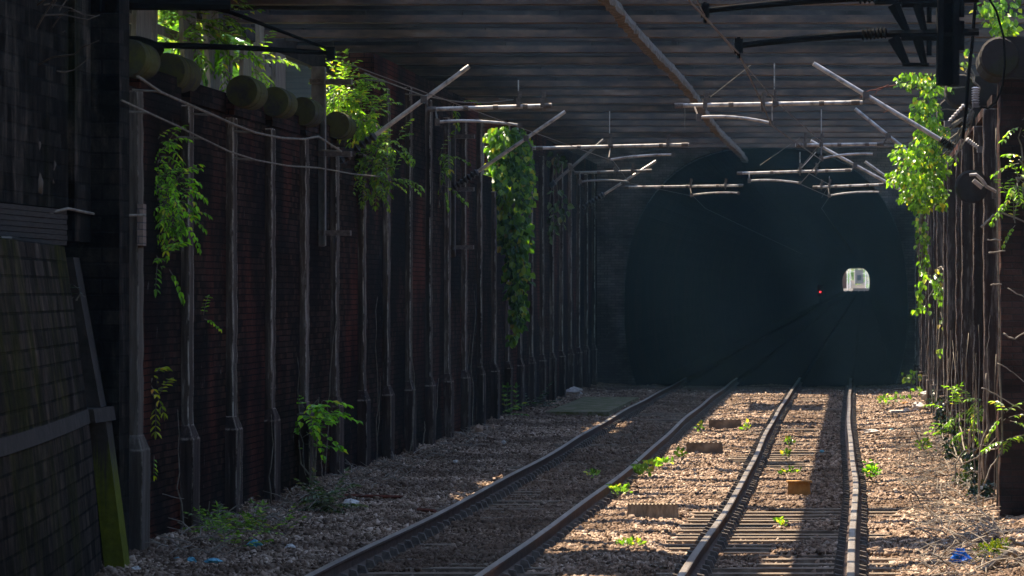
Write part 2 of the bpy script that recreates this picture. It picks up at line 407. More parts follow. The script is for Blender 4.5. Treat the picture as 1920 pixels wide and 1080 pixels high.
def emit(name, col, k):
    t = NT(name); e = t.n("ShaderNodeEmission"); e.inputs[0].default_value = (*col, 1); e.inputs[1].default_value = k
    t.l(e.outputs[0], t.out.inputs[0]); return t.m
M['redlamp'] = emit('red_lamp', (1, .03, .04), 1.0)

# ------------------------------------------------------------------ value noise for the ballast
def vnoise(x, y, seed):
    r = np.random.default_rng(seed)
    tab = r.random((256, 256))
    xi = np.floor(x).astype(int); yi = np.floor(y).astype(int)
    fx = x - xi; fy = y - yi
    fx = fx * fx * (3 - 2 * fx); fy = fy * fy * (3 - 2 * fy)
    g = lambda a, b: tab[a % 256, b % 256]
    return (g(xi, yi) * (1 - fx) + g(xi + 1, yi) * fx) * (1 - fy) + (g(xi, yi + 1) * (1 - fx) + g(xi + 1, yi + 1) * fx) * fy
RC = np.array(RIGHT_C); LC = np.array(LEFT_C)
def ground_z(s, d):
    s = np.asarray(s, dtype=float); d = np.asarray(d, dtype=float)
    rc = np.interp(d, RC[:, 0], RC[:, 1]); lc = np.interp(d, LC[:, 0], LC[:, 1])
    z = np.full(np.broadcast(s, d).shape, -.15)
    z = z + .09 * (vnoise(s * .9 + 40, d * .35, 1) - .5)
    z = z + .05 * (vnoise(s * 2.3, d * 1.1 + 9, 2) - .5)
    for c, dmax in ((rc, 53.0), (lc, 42.0)):
        inn = np.clip(1.35 - np.abs(s - c), 0, .25) / .25
        z = z - inn * (.012 + .052 * np.clip((dmax - d) / 4 + .5, 0, 1) * (vnoise(s * .6 + 3, d * .45, 5) > .42))
        for q in (-.75, .75):
            z = np.where(np.abs(s - c - q) < .17, np.minimum(z, -.185), z)
    z = z + np.clip(s - 1.0, 0, 1.2) * .12 + np.clip(-6.3 - s, 0, 1.2) * .10
    return z

# ------------------------------------------------------------------ the setting: ground, terrain
sv = np.concatenate([np.arange(-8.2, 3.0, .06), np.arange(3.0, 5.4, .3)])
dv = np.concatenate([np.arange(-30, 34, 2.0), np.arange(34, 70, .09), np.arange(70, 121.9, .14)])
S, Dg = np.meshgrid(sv, dv)
Z = ground_z(S, Dg) + (rng.random(S.shape) - .5) * .045
V = np.stack([S + SL * Dg, Dg, Z], -1).reshape(-1, 3)
n0, n1 = S.shape
idx = np.arange(n0 * n1).reshape(n0, n1)
Fq = np.stack([idx[:-1, :-1], idx[:-1, 1:], idx[1:, 1:], idx[1:, :-1]], -1).reshape(-1, 4)
tag(mesh_np("ground", V, Fq, M['ballast'], loc=(0, 0, 0)), "brown ballast bed between the two retaining walls", "ground", kind="structure")

def quad_sheet(name, rows, mat, label, cat):
    v = []; f = []
    k = len(rows[0])
    for r in rows: v.extend(r)
    for i in range(len(rows) - 1):
        for j in range(k - 1): f.append((i * k + j, i * k + j + 1, (i + 1) * k + j + 1, (i + 1) * k + j))
    return tag(mesh_np(name, np.array(v, dtype=float), f, mat, loc=(0, 0, 0)), label, cat, kind="structure")
WT = 4.85                                     # top of the left wall
quad_sheet("embankment", [[P(s, d, z + .3 * math.sin(d * .3 + s)) for s, z in ((-140, 9), (-40, 7), (-16, 5.6), (-10, 4.9), (-8.05, WT - .35))] for d in np.linspace(-40, 121.4, 40)], M['earth'], "earth bank behind the left retaining wall", "bank")
quad_sheet("embankment", [[P(s, d, z + .2 * math.sin(d * .3 + s)) for s, z in ((2.45 if d > 50.6 else 5.9, 5.0), (7, 5.6), (16, 6.2), (40, 7), (140, 9))] for d in np.linspace(-40, 121.4, 40)], M['earth'], "earth bank behind the right retaining wall", "bank")
quad_sheet("hill", [[P(s, d, z) for s, z in ((-160, 8), (-60, 9.5), (-12, 9.6), (0, 9.8), (10, 9.6), (60, 9.5), (160, 8))] for d in np.linspace(121.9, 1249, 30)], M['earth'], "hill over the tunnel", "hill")

# loose stones on top of the bed
N = 270000
u = rng.random(N)
d = 36.0 * (116 / 36.0) ** u
s = rng.uniform(-7.3, 1.85, N)
rc = np.interp(d, RC[:, 0], RC[:, 1]); lc = np.interp(d, LC[:, 0], LC[:, 1])
keep = np.ones(N, bool)
for c in (rc, lc):
    for q in (-.75, .75): keep &= np.abs(s - c - q) > .16
bare = ((np.abs(s - rc) < 1.3) & (d < 53)) | ((np.abs(s - lc) < 1.3) & (d < 42))
keep &= ~(bare & (rng.random(N) < .42) & (vnoise(s * .6 + 3, d * .45, 5) > .42))
s = s[keep]; d = d[keep]; N = len(s)
r = rng.uniform(.009, .0215, N) * np.where(rng.random(N) < .06, 1.8, 1.0)
cz = ground_z(s, d) + r * .35
C8 = np.array([(-1, -1, -1), (1, -1, -1), (1, 1, -1), (-1, 1, -1), (-1, -1, 1), (1, -1, 1), (1, 1, 1), (-1, 1, 1)], float) * .72
loc = C8[None] * (1 + rng.uniform(-.45, .35, (N, 8, 3)))
ax = rng.normal(size=(N, 3)); ax /= np.linalg.norm(ax, axis=1)[:, None]
th = rng.uniform(0, 3.1, N)[:, None, None]
K = ax[:, None, :]
rot = loc * np.cos(th) + np.cross(np.broadcast_to(K, loc.shape), loc) * np.sin(th) + K * (loc * K).sum(-1, keepdims=True) * (1 - np.cos(th))
pts = rot * (r[:, None] * rng.uniform(.7, 1.3, (N, 3)))[:, None, :] + np.stack([s + SL * d, d, cz], -1)[:, None, :]
F6 = np.array([(3, 2, 1, 0), (4, 5, 6, 7), (0, 1, 5, 4), (1, 2, 6, 5), (2, 3, 7, 6), (3, 0, 4, 7)])
FA = (F6[None] + (np.arange(N) * 8)[:, None, None]).reshape(-1, 4)
tag(mesh_np("ballast_stones", pts.reshape(-1, 3), FA, M['stone'], loc=(0, 0, 0)), "loose brown ballast stones", "ballast", kind="stuff")

# ------------------------------------------------------------------ railway tracks
def rail_mesh(c, off, name, parent):
    prof = [(-.075, -.16), (.075, -.16), (.075, -.145), (.016, -.12), (.016, -.045), (.037, -.03), (.037, -.006), (.028, 0), (-.028, 0), (-.037, -.006), (-.037, -.03), (-.016, -.045), (-.016, -.12), (-.075, -.145)]
    ds = list(np.arange(-10, 122, 1.5)) + list(np.linspace(125, 1330, 120))
    k = len(prof); v = []; f = []; mi = []
    for d in ds:
        sc = track_s(c, d) + off + .006 * math.sin(d * .33 + off * 3)
        zz = float(rise(d)) + .010 * math.sin(d * .37 + off)
        for a, b in prof: v.append(P(sc + a, d, zz + b))
    for i in range(len(ds) - 1):
        for j in range(k):
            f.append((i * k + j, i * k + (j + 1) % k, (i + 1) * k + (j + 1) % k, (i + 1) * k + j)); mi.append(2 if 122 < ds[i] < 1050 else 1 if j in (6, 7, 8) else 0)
    f.append(tuple(range(k))[::-1]); mi.append(0); f.append(tuple((len(ds) - 1) * k + j for j in range(k))); mi.append(0)
    return mesh_np(name, np.array(v), f, [M['railside'], M['railtop'], M['tunnelshade']], parent, False, mi)
def one_sleeper(m, c, d):
    sc = track_s(c, d)
    jz = random.uniform(-.008, .008); ja = random.uniform(-.02, .02)
    L = 1.27; w = .125; top = -.162 + jz
    cs = [P(sc - L, d - w + ja, -.33), P(sc + L, d - w - ja, -.33), P(sc + L, d + w - ja, -.33), P(sc - L, d + w + ja, -.33),
          P(sc - L, d - w + .02 + ja, top), P(sc + L, d - w + .02 - ja, top), P(sc + L, d + w - .02 - ja, top), P(sc - L, d + w - .02 + ja, top)]
    m.hexa(cs, 0)
    for q in (-.75, .75):                     # chair and spring clips either side of each rail foot
        for e in (-1, 1):
            a = sc + q + e * .125
            m.hexa([P(a - .05, d - .075, top - .01), P(a + .05, d - .075, top - .01), P(a + .05, d + .075, top - .01), P(a - .05, d + .075, top - .01),
                    P(a - .035 - e * .012, d - .045, top + .085), P(a + .03 - e * .012, d - .045, top + .07), P(a + .03 - e * .012, d + .045, top + .07), P(a - .035 - e * .012, d + .045, top + .085)], 1)
def track(c, label, group):
    t = thing("railway_track", label, "railway track", P(track_s(c, 38), 38, -.16))
    rail_mesh(c, -.75, "rail", t); rail_mesh(c, .75, "rail", t)
    ds = np.arange(36.2, 120, .66)
    for d in ds[:100]:
        m = MB(); one_sleeper(m, c, d); m.build("sleeper", [M['sleeper'], M['clip']], t)
    m = MB()
    for d in ds[100:]: one_sleeper(m, c, d)
    o = m.build("far_sleepers", [M['sleeper'], M['clip']], t); o["kind"] = "stuff"
track(RIGHT_C, "right hand railway track, sunlit, running into the tunnel", "tracks")
track(LEFT_C, "left hand railway track in the shade beside the dark buttressed wall", "tracks")

# ------------------------------------------------------------------ retaining walls
WS = -7.2                                     # face of the left pilasters
w = thing("retaining_wall", "tall soot blackened brick retaining wall with narrow pilasters left of the tracks", "retaining wall", P(WS, 60, -.2))
PIT = 3.3
pd = [43.1 + PIT * k for k in range(24)]
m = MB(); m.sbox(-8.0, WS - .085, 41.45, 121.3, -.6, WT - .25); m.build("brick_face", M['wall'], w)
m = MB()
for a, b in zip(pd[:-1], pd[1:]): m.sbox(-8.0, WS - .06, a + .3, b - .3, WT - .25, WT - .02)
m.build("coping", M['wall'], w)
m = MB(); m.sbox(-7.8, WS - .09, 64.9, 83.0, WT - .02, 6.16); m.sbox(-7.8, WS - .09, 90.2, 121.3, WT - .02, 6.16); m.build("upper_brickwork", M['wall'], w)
def irregular_post(m, s0, s1, d0, d1, z0, z1, mi=0, k=14, j=.005, rs=None):
    rr = random.Random(rs)
    rows = []
    for i in range(k + 1):
        z = z0 + (z1 - z0) * i / k
        a, b, c_, e = (rr.uniform(-j, j) for _ in range(4))
        rows.append([P(s0, d0 + a, z), P(s1 + b, d0 + c_, z), P(s1 + b, d1 + e, z), P(s0, d1 + a, z)])
    vs = [p for r_ in rows for p in r_]
    fs = []
    for i in range(k):
        for q in range(4): fs.append((i * 4 + q, i * 4 + (q + 1) % 4, i * 4 + 4 + (q + 1) % 4, i * 4 + 4 + q))
    fs.append((3, 2, 1, 0)); fs.append(tuple(k * 4 + q for q in range(4)))
    m.add(vs, fs, mi)
for k, dd in enumerate(pd):
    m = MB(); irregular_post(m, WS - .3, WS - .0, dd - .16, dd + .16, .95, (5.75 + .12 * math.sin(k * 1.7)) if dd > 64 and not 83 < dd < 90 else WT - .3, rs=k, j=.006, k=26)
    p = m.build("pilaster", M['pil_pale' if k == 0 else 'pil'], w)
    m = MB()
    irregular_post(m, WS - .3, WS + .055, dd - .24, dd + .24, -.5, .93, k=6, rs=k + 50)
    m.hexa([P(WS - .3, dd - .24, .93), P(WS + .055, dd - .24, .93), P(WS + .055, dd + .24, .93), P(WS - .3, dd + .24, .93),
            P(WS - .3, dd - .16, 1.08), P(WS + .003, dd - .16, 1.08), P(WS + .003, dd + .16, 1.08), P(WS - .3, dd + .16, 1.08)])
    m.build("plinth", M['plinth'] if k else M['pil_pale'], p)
    if k < 7:
        m = MB()
        r_ = .185 if k != 1 else .20
        zc = 4.87 + .03 * math.sin(k * 2.1)
        ln = .9 if k != 1 else 1.2
        sc_ = (-7.25, -7.37, -7.06, -7.14, -7.22, -7.17, -7.2)[k]; pts = [P(sc_, dd - ln / 2 + x * ln, zc) for x in (0, .02, .3, .32, .34, .98, 1)]
        m.tube(pts, [r_ * .97, r_, r_, r_ * 1.04, r_, r_, r_ * .97], 24)
        m.build("drum_cap", M['drum'], p, smooth=False)
m = MB(); m.box(P(WS + .012, 43.1, 3.2), (.06, .36, .42)); m.build("brick_repair", m_brick('pale_brick', ((.30, .22, .18), (.22, .17, .14)), (.12, .11, .10), .1, .0, 0, .11, .07), w)
def wallbits(seed, n):
    pass

RS = 1.72                                     # face of the right pilasters
w = thing("retaining_wall", "sunlit brown brick retaining wall with climbing plants right of the tracks", "retaining wall", P(RS, 70, -.2))
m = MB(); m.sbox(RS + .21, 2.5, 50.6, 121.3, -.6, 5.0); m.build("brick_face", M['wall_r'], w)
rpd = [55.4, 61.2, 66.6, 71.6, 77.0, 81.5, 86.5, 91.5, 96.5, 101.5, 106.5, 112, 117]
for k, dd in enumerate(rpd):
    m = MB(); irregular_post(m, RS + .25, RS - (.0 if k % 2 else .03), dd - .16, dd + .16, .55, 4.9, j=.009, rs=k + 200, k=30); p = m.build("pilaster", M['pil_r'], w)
    m = MB(); irregular_post(m, RS + .25, RS - .07, dd - .26, dd + .26, -.5, .54, rs=k + 300, k=6); m.build("plinth", M['pil_r'], p)
    if k in (1, 2):
        m = MB(); r_ = .22; zc = (0, 5.27, 5.2)[k]
        m.tube([P(1.47, dd - 3.2 + x, zc) for x in (0, .04, .96, 1)], [r_ * .92, r_, r_, r_ * .92], 18)
        m.sbox(1.5, 2.4, dd - 3.0, dd - 2.3, zc - .2, zc + .19); m.build("drum_cap", M['drum_r'], p)
m = MB(); m.sbox(RS + .1, 2.5, 56, 121.3, 5.0, 5.12); m.build("coping", M['wall_r'], w)

# near pier on the right, face in shadow
w = thing("brick_pier", "dark brick pier filling the right edge with a climber stem on its corner", "pier", P(2.2, 49.8, -.2))
m = MB(); irregular_post(m, 6.2, RS - .02, 49.4, 50.5, -.6, 5.15, k=40, j=.012, rs=5); m.build("pier_body", M['wall_r'], w)
m = MB(); m.tube([P(1.68, 48.9, 5.22), P(1.68, 48.95, 5.22), P(1.68, 50.4, 5.22)], [.21, .235, .235], 20)
m.sbox(1.69, 4.5, 48.93, 50.4, 4.985, 5.455); m.build("pier_cap", M['drum_r'], w)
m = MB(); m.sbox(4.8, 6.2, -30, 49.38, -.8, 5.1); m.build("return_wall", M['wall_r'], w)
for d_ in (9, 33): m = MB(); m.sbox(4.9, 6.1, d_, d_ + 1.2, 5.1, 7.06); m.build("deck_support", M['wall_r'], w)

# dark masonry abutment, left edge
w = thing("masonry_abutment", "black battered masonry abutment at the left edge with mossy corner", "abutment", P(-7.2, 36, -.2))
def battered(m, d0, d1, s_top0, s_top1, bat, z0, z1, back, mi=0, k=8):
    n = 6
    rows = []
    for i in range(k + 1):
        z = z0 + (z1 - z0) * i / k
        rows.append([P(s_top0 + (s_top1 - s_top0) * q / n + bat * (z1 - z) + .10 * math.sin(math.pi * q / n) + .05 * math.sin(math.pi * i / k), d0 + (d1 - d0) * q / n, z) for q in range(n + 1)] + [P(back, d1, z), P(back, d0, z)])
    c = n + 3
    vs = [p for r_ in rows for p in r_]
    fs = [(i * c + q, i * c + (q + 1) % c, (i + 1) * c + (q + 1) % c, (i + 1) * c + q) for i in range(k) for q in range(c)]
    fs.append(tuple(k * c + q for q in range(c)))
    m.add(vs, fs, mi)
SB0, SB1, BT = -6.25, -7.36, .11
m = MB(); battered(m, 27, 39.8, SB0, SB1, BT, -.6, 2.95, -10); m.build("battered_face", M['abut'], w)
m = MB()
bd = np.linspace(27, 39.8, 9)
for a, b in zip(bd[:-1], bd[1:]):
    f0 = (a - 27) / 12.8; f1 = (b - 27) / 12.8; z = 1.37
    sa = SB0 + (SB1 - SB0) * f0 + BT * 1.58 + .10 * math.sin(math.pi * f0); sb = SB0 + (SB1 - SB0) * f1 + BT * 1.58 + .10 * math.sin(math.pi * f1)
    m.hexa([P(sa - .3, a, z - .07), P(sa + .07, a, z - .07), P(sb + .07, b, z - .07), P(sb - .3, b, z - .07), P(sa - .3, a, z + .06), P(sa + .05, a, z + .06), P(sb + .05, b, z + .06), P(sb - .3, b, z + .06)])
m.hexa([P(-7.5, 39.81, 1.30), P(-7.07, 39.81, 1.30), P(-7.05, 40.8, 1.30), P(-7.5, 40.8, 1.30), P(-7.5, 39.81, 1.43), P(-7.09, 39.81, 1.43), P(-7.07, 40.8, 1.43), P(-7.5, 40.8, 1.43)])
m.build("string_course", M['band'], w)
m = MB()
for i in range(7): m.sbox(-9, -7.30 + .006 * (i % 2), 27, 39.6, 2.955 + i * .048, 2.955 + i * .048 + .042)
m.build("slatted_ledge", M['slats'], w)
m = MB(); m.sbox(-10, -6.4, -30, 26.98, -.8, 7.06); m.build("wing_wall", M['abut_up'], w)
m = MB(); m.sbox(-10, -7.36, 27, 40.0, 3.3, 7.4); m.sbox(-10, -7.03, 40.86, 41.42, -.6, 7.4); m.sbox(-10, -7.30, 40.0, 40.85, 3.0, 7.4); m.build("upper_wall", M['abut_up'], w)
def slope(z0, z1, sl0, sr0, sl1, sr1):
    v_ = []
    for z, s0, s1 in ((z0, sl0, sr0), (z1, sl1, sr1)): v_ += [P(s0, 40.25, z), P(s1, 40.25, z), P(s1 - .05, 40.84, z), P(s0 - .1, 40.84, z)]
    m_ = MB(); m_.hexa(v_); return m_
slope(-.5, 1.295, -7.02, -6.82, -7.21, -7.05).build("mossy_buttress", M['moss'], w)
slope(1.435, 2.85, -7.25, -7.10, -7.46, -7.36).build("upper_buttress", M['band'], w)

def stem_path(pts, d, wob=.02, rs=0, sub=6):
    """a wandering path through photo points at distance d"""
    rr = random.Random(rs)
    p = [Vector(at(x, y, d)) for x, y in pts]
    out = []
    for a, b in zip(p[:-1], p[1:]):
        for i in range(sub):
            q = a.lerp(b, i / sub); out.append(q + Vector((rr.uniform(-wob, wob), rr.uniform(-wob, wob) * 2, rr.uniform(-wob, wob))))
    out.append(p[-1])
    return out
def taper(a, b, n): return [a + (b - a) * i / (n - 1) for i in range(n)]
def dead_trunk(name, label, pts, d, r0, r1, rs):
    pp = stem_path(pts, d, .025, rs)
    t = thing(name, label, "tree", tuple(pp[0]))
    m = MB(); m.tube(pp, taper(r0, r1, len(pp)), 10); m.build("trunk", M['trunk'], t, smooth=True)
    m = MB()
    rr = random.Random(rs)
    for k in range(5):
        a = pp[rr.randrange(len(pp) // 2, len(pp))]
        q = [a]
        dv_ = Vector((rr.uniform(.1, .5), rr.uniform(-.3, .3), rr.uniform(-.2, .5)))
        for i in range(5): q.append(q[-1] + dv_ * .35 + Vector((rr.uniform(-.08, .08), 0, rr.uniform(-.08, .08))))
        m.tube(q, taper(.012, .004, len(q)), 5)
    m.build("twigs", M['trunk'], t)
dead_trunk("dead_tree", "dark leaning dead tree against the abutment, thicker one at the left edge", [(60, 360), (48, 230), (30, 110), (14, -30)], 38.6, .11, .09, 3)
dead_trunk("dead_tree", "dark thin dead tree on the abutment, the one nearer the plank fence", [(92, 345), (78, 240), (62, 130), (52, -30)], 39.3, .07, .05, 4)

# ------------------------------------------------------------------ tunnel
def horseshoe(n=40):
    """profile round the bore: (across, up) from the rail level"""
    pts = []
    for i in range(n + 1):
        a = math.radians(-28) + (math.pi + math.radians(56)) * i / n
        c, s = math.cos(a), math.sin(a)
        if s >= 0: pts.append((4.03 * math.copysign(abs(c) ** .8, c), 1.95 + 4.7 * s ** .8))
        else: pts.append((math.copysign(4.03 * (1 - .10 * (s / .47) ** 2), c), 1.95 + 4.75 * s))
    return pts
HS = horseshoe()
tn = thing("railway_tunnel", "wide dark horseshoe railway tunnel with daylight at its far end", "tunnel", P(-2.47, TUN0, -.2))
ds = np.linspace(TUN0 + .02, TUN1, 40); k = len(HS)
v = [P(float(tun_c(d)) + a, d, float(rise(d)) + b) for d in ds for a, b in HS]
f = [(i * k + j, i * k + j + 1, (i + 1) * k + j + 1, (i + 1) * k + j) for i in range(len(ds) - 1) for j in range(k - 1)]
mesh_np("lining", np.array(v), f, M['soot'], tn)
quad_sheet("tunnel_floor", [[P(float(tun_c(d)) + a, d, float(rise(d)) - .19) for a in (-4.3, 0, 4.3)] for d in np.linspace(TUN0 + .6, TUN1, 30)], M['tunnelshade'], "dark ballast floor inside the tunnel", "floor")
HSF = []
for a_, b_ in HS:
    q_ = math.atan2((b_ - 1.95) / 4.7, a_ / 4.03)
    HSF.append((3.95 * math.copysign(abs(math.cos(q_)) ** .45, math.cos(q_)), 1.95 + 4.35 * math.sin(q_) ** .45) if b_ >= 1.95 else (a_ * .98, b_))
def portal(m, d0, d1, zr, s_lo, s_hi, top, HS=HS):
    c = float(tun_c(d0))
    for i in range(k - 1):
        (a0, b0), (a1, b1) = HS[i], HS[i + 1]
        def outer(a, b):
            an = math.atan2(b - 1.95, a)
            s_ = c + a * 3; z_ = 1.95 + (b - 1.95) * 3
            t_ = min(1.0, *( [(s_hi - c) / (a * 3)] if a > 0.01 else [(s_lo - c) / (a * 3)] if a < -.01 else [1]), *([(top - 1.95) / ((b - 1.95) * 3)] if b > 1.97 else [(-.6 - 1.95) / ((b - 1.95) * 3)] if b < 1.93 else [1]))
            return c + a * 3 * t_, 1.95 + (b - 1.95) * 3 * t_
        o0, o1 = outer(a0, b0), outer(a1, b1)
        q = [P(c + a0, d0, zr + b0), P(c + a1, d0, zr + b1), P(o1[0], d0, zr + o1[1]), P(o0[0], d0, zr + o0[1])]
        r_ = [P(c + a0, d1, zr + b0), P(c + a1, d1, zr + b1), P(o1[0], d1, zr + o1[1]), P(o0[0], d1, zr + o0[1])]
        m.add(q + r_, [(0, 1, 2, 3), (7, 6, 5, 4), (0, 4, 5, 1), (2, 6, 7, 3)])
m = MB(); portal(m, TUN0 + .3, TUN0 + 1.2, 0, -11, 6, 9.4); m.build("portal_wall", M['portal'], tn)
m = MB()
for i in range(k - 1):
    (a0, b0), (a1, b1) = HS[i], HS[i + 1]
    e = .55 / 4.0
    c = -2.47
    A = [(c + a0, b0), (c + a1, b1), (c + a1 * (1 + e), 1.95 + (b1 - 1.95) * (1 + e)), (c + a0 * (1 + e), 1.95 + (b0 - 1.95) * (1 + e))]
    m.add([P(x, TUN0 + .22, z) for x, z in A] + [P(x, TUN0 + .31, z) for x, z in A], [(0, 1, 2, 3), (0, 4, 5, 1), (2, 6, 7, 3)])
m.build("arch_ring", M['portal'], tn)
m = MB(); portal(m, TUN1 - .8, TUN1, 3.1, -14, 16, 9.4, HSF); m.build("far_portal", M['portal'], tn)

# ------------------------------------------------------------------ strutted bridge over the cutting
br = thing("strutted_bridge", "low rusty bridge of close cross girders spanning both tracks", "bridge", P(-2.8, 80, 6.3))
gd = [41.3 + 3.7 * k_ for k_ in range(20)]
GB, GT = 6.30, 6.92
for dd in gd:
    m = MB()
    z0 = GB + random.uniform(-.012, .012)
    m.sbox(-8.75, 3.2, dd - .16, dd + .16, z0, z0 + .05, 0)           # bottom flange
    m.sbox(-8.75, 3.2, dd - .175, dd - .163, z0 + .002, z0 + .105, 0)  # flange angle
    m.sbox(-8.75, 3.2, dd - .03, dd + .03, z0 + .05, GT - .04, 1)     # web
    m.sbox(-8.75, 3.2, dd - .15, dd + .15, GT - .04, GT, 1)
    for s_ in np.arange(-8.2, 3.0, 1.35): m.sbox(s_, s_ + .03, dd - .14, dd - .03, z0 + .05, GT - .04, 1)   # stiffeners
    m.build("cross_girder", [M['flange'], M['web']], br)
    if dd < 111:                              # lighter joist between each pair of girders
        q = dd + 1.85; z1 = z0 + .055
        m = MB(); m.sbox(-8.7, 3.2, q - .055, q + .055, z1, z1 + .03, 0); m.sbox(-8.7, 3.2, q - .012, q + .012, z1 + .03, GT - .1, 1); m.build("joist", [M['web'], M['web']], br)
m = MB()
rb = random.Random(4)
rows = []
for d_ in np.arange(40.0, 119, .4):
    sg = -3.05 + .05 * math.sin(d_ * .17 + 1) + (.02 if (d_ % 3.7) < .5 else 0)
    j1, j2, j3, j4 = (rb.uniform(-.018, .018) for _ in range(4))
    rows.append([P(sg - .065 + j1, d_, 6.12 + j2), P(sg + .065 + j3, d_, 6.12 + j4), P(sg + .075 + j3, d_, 6.18 + j2), P(sg + .06, d_, 6.22 + j1), P(sg + .04, d_, 6.292), P(sg - .04, d_, 6.292), P(sg - .06, d_, 6.22), P(sg - .075 + j1, d_, 6.18 + j3)])
vs = [q for r_ in rows for q in r_]
m.add(vs, [(i * 8 + q, i * 8 + (q + 1) % 8, i * 8 + 8 + (q + 1) % 8, i * 8 + 8 + q) for i in range(len(rows) - 1) for q in range(8)] + [tuple(range(7, -1, -1)), tuple((len(rows) - 1) * 8 + q for q in range(8))])
m.build("longitudinal_beam", M['beam'], br)
m = MB(); m.sbox(-3.60, -3.05, 40, 117, GT + .004, GT + .06); m.build("shadow_plank", M['shade_deck'], br)  # unseen plank added on the girders to cast the shadow strip
m = MB()
for a, b, e in ((36, 58.5, -9.15), (58.5, 65.5, -7.7), (65.5, 85, -8.42), (85, 91.5, -7.5), (91.5, 117, -8.42)): m.sbox(e, -6.12, a, b - .004, GT + .002, GT + .14)
m.build("shade_plate", M['shade_deck'], br)  # plates added to shade the left track, notched to let sun onto plants
for s0_, s1_, d0_, d1_ in ((-6.1, -3.9, 43.4, 46.6), (-4.6, -1.4, 47.6, 48.7), (-1.3, 1.2, 52.2, 52.7), (-5.4, -4.2, 56.0, 56.6), (-1.2, 1.0, 66.2, 66.9), (-5.6, -3.9, 69.8, 71.2), (-2.4, .6, 76.4, 77.0), (-5.2, -3.7, 88.2, 90.6), (-1.5, 1.6, 93.0, 94.2), (-5.4, -3.7, 100.5, 104)):
    m = MB(); m.sbox(s0_, s1_, d0_, d1_, GT + .004, GT + .07); m.build("shade_board", M['shade_deck'], br)  # unseen boards added to dapple the ballast with shade
m = MB(); m.sbox(-9.6, 4.2, 114.4, 121.2, GT + .15, GT + .4); m.build("end_shade_deck", M['shade_deck'], br)  # solid cover added to end the sunlit ground before the portal
m = MB(); m.sbox(-9.6, 7.0, 8, 35, GT + .15, GT + .4); m.build("near_shade_deck", M['shade_deck'], br)  # unseen cover added to keep sun off the haze near the camera
m = MB(); m.sbox(-8.87, -8.755, 36, 117, 6.18, GT); m.build("edge_beam", M['web'], br)
for dd in gd[::3]: m = MB(); m.sbox(-9.02, -8.78, dd - .12, dd + .12, 4.2, 6.18); m.build("rear_column", M['web'], br)
m = MB(); m.sbox(2.95, 3.2, 40, 117, 5.0, 6.29); m.build("bearing_wall", M['wall_r'], br)

# ------------------------------------------------------------------ overhead line
def arc(pts, n=6):
    """smooth a 3 point path"""
    a, b, c = (Vector(p) for p in pts)
    return [a.lerp(b, t / n).lerp(b.lerp(c, t / n), t / n) for t in range(n + 1)]
def insulator(m, a, b, r=.045):
    a = Vector(a); b = Vector(b)
    n = 15
    pts = []; rs = []
    for i in range(n):
        p = a.lerp(b, i / (n - 1)); pts.append(p); rs.append(r * (1.7 if i % 2 else .8))
    m.tube(pts, rs, 10)
def cantilever(label, d, diag, horiz, arm, ins=.25, hang=(), clamps=(), stays=(), dull=False, r=.034):
    A, B = Vector(at(*diag[0], d)), Vector(at(*diag[1], d))
    t = thing("overhead_cantilever", label, "cantilever", tuple(A), "overhead line cantilevers under the bridge")
    mat = M['galv_dull'] if dull else M['galv']
    q = A.lerp(B, ins)
    m = MB(); m.tube([q, B], r, 10); m.build("stay_tube", mat, t, smooth=False)
    if ins > 0:
        m = MB(); insulator(m, A, q); m.build("insulator", M['insul'], t)
    H0, H1 = Vector(at(*horiz[0], d)), Vector(at(*horiz[1], d))
    m = MB(); m.tube([H0, H1], r * .9, 10)
    for f_ in (.03, .30, .52, .80, .97):
        p_ = H0.lerp(H1, f_ + .02 * math.sin(d + f_ * 9)); w_ = (H1 - H0).normalized() * (.035 if .1 < f_ < .9 else .06); m.tube([p_ - w_, p_ + w_], r * 1.15, 10, 1)
    m.build("bracket_tube", [mat, M['clamp']], t)
    m = MB(); m.tube(arc([at(x, y, d - .25) for x, y in arm]), r * .62, 8); m.build("registration_arm", mat, t)
    for x, y in clamps:
        m = MB(); c = Vector(at(x, y, d)); m.box(c, (.06, .10, .13)); m.box(c + Vector((.03, 0, .12)), (.04, .06, .08)); m.tube([c + Vector((0, 0, -.11)), c + Vector((0, 0, .17))], .014, 6); m.build("clamp", M['clamp'], t)
    # drop bracket joining the arm to the tube
    m = MB()
    e = Vector(at(*arm[0], d - .25)); h = min((H0.lerp(H1, i / 20) for i in range(21)), key=lambda p_: abs(p_.x - e.x))
    m.tube([h, e], .014, 6); m.box(e, (.07, .08, .10)); m.build("drop_bracket", M['clamp'], t)
    m = MB(); e2 = Vector(at(*arm[2], d - .25)); m.box(e2, (.07, .06, .07)); m.build("wire_clip", M['clamp'], t)
    g = min((A.lerp(B, i / 40) for i in range(41)), key=lambda p_: min((p_ - H0).length, (p_ - H1).length))
    hh = H0 if (g - H0).length < (g - H1).length else H1
    m = MB(); m.tube([g, hh], .018, 6); m.box(g, (.09, .10, .10)); m.build("tube_joint", M['clamp'], t)
    if hang:
        for (x0, y0), (x1, y1) in hang: m = MB(); m.tube([at(x0, y0, d), at(x1, y1, d)], .010, 6); m.build("hanger_rod", M['galv'], t)
    if stays:
        for (x0, y0), (x1, y1) in stays: m = MB(); m.tube([at(x0, y0, d), at(x1, y1, d)], .007, 5); m.build("stay_wire", M['cable'], t)
    return t
cantilever("nearest tubular cantilever on the left wall, long stay rising past the big bush", 60, ((636, 303), (880, 124)), ((805, 205), (1035, 198)), ((820, 229), (880, 222), (975, 235)), .28, [((972, 150), (972, 195))], [(972, 193), (1017, 193)], [((640, 335), (560, 372))])
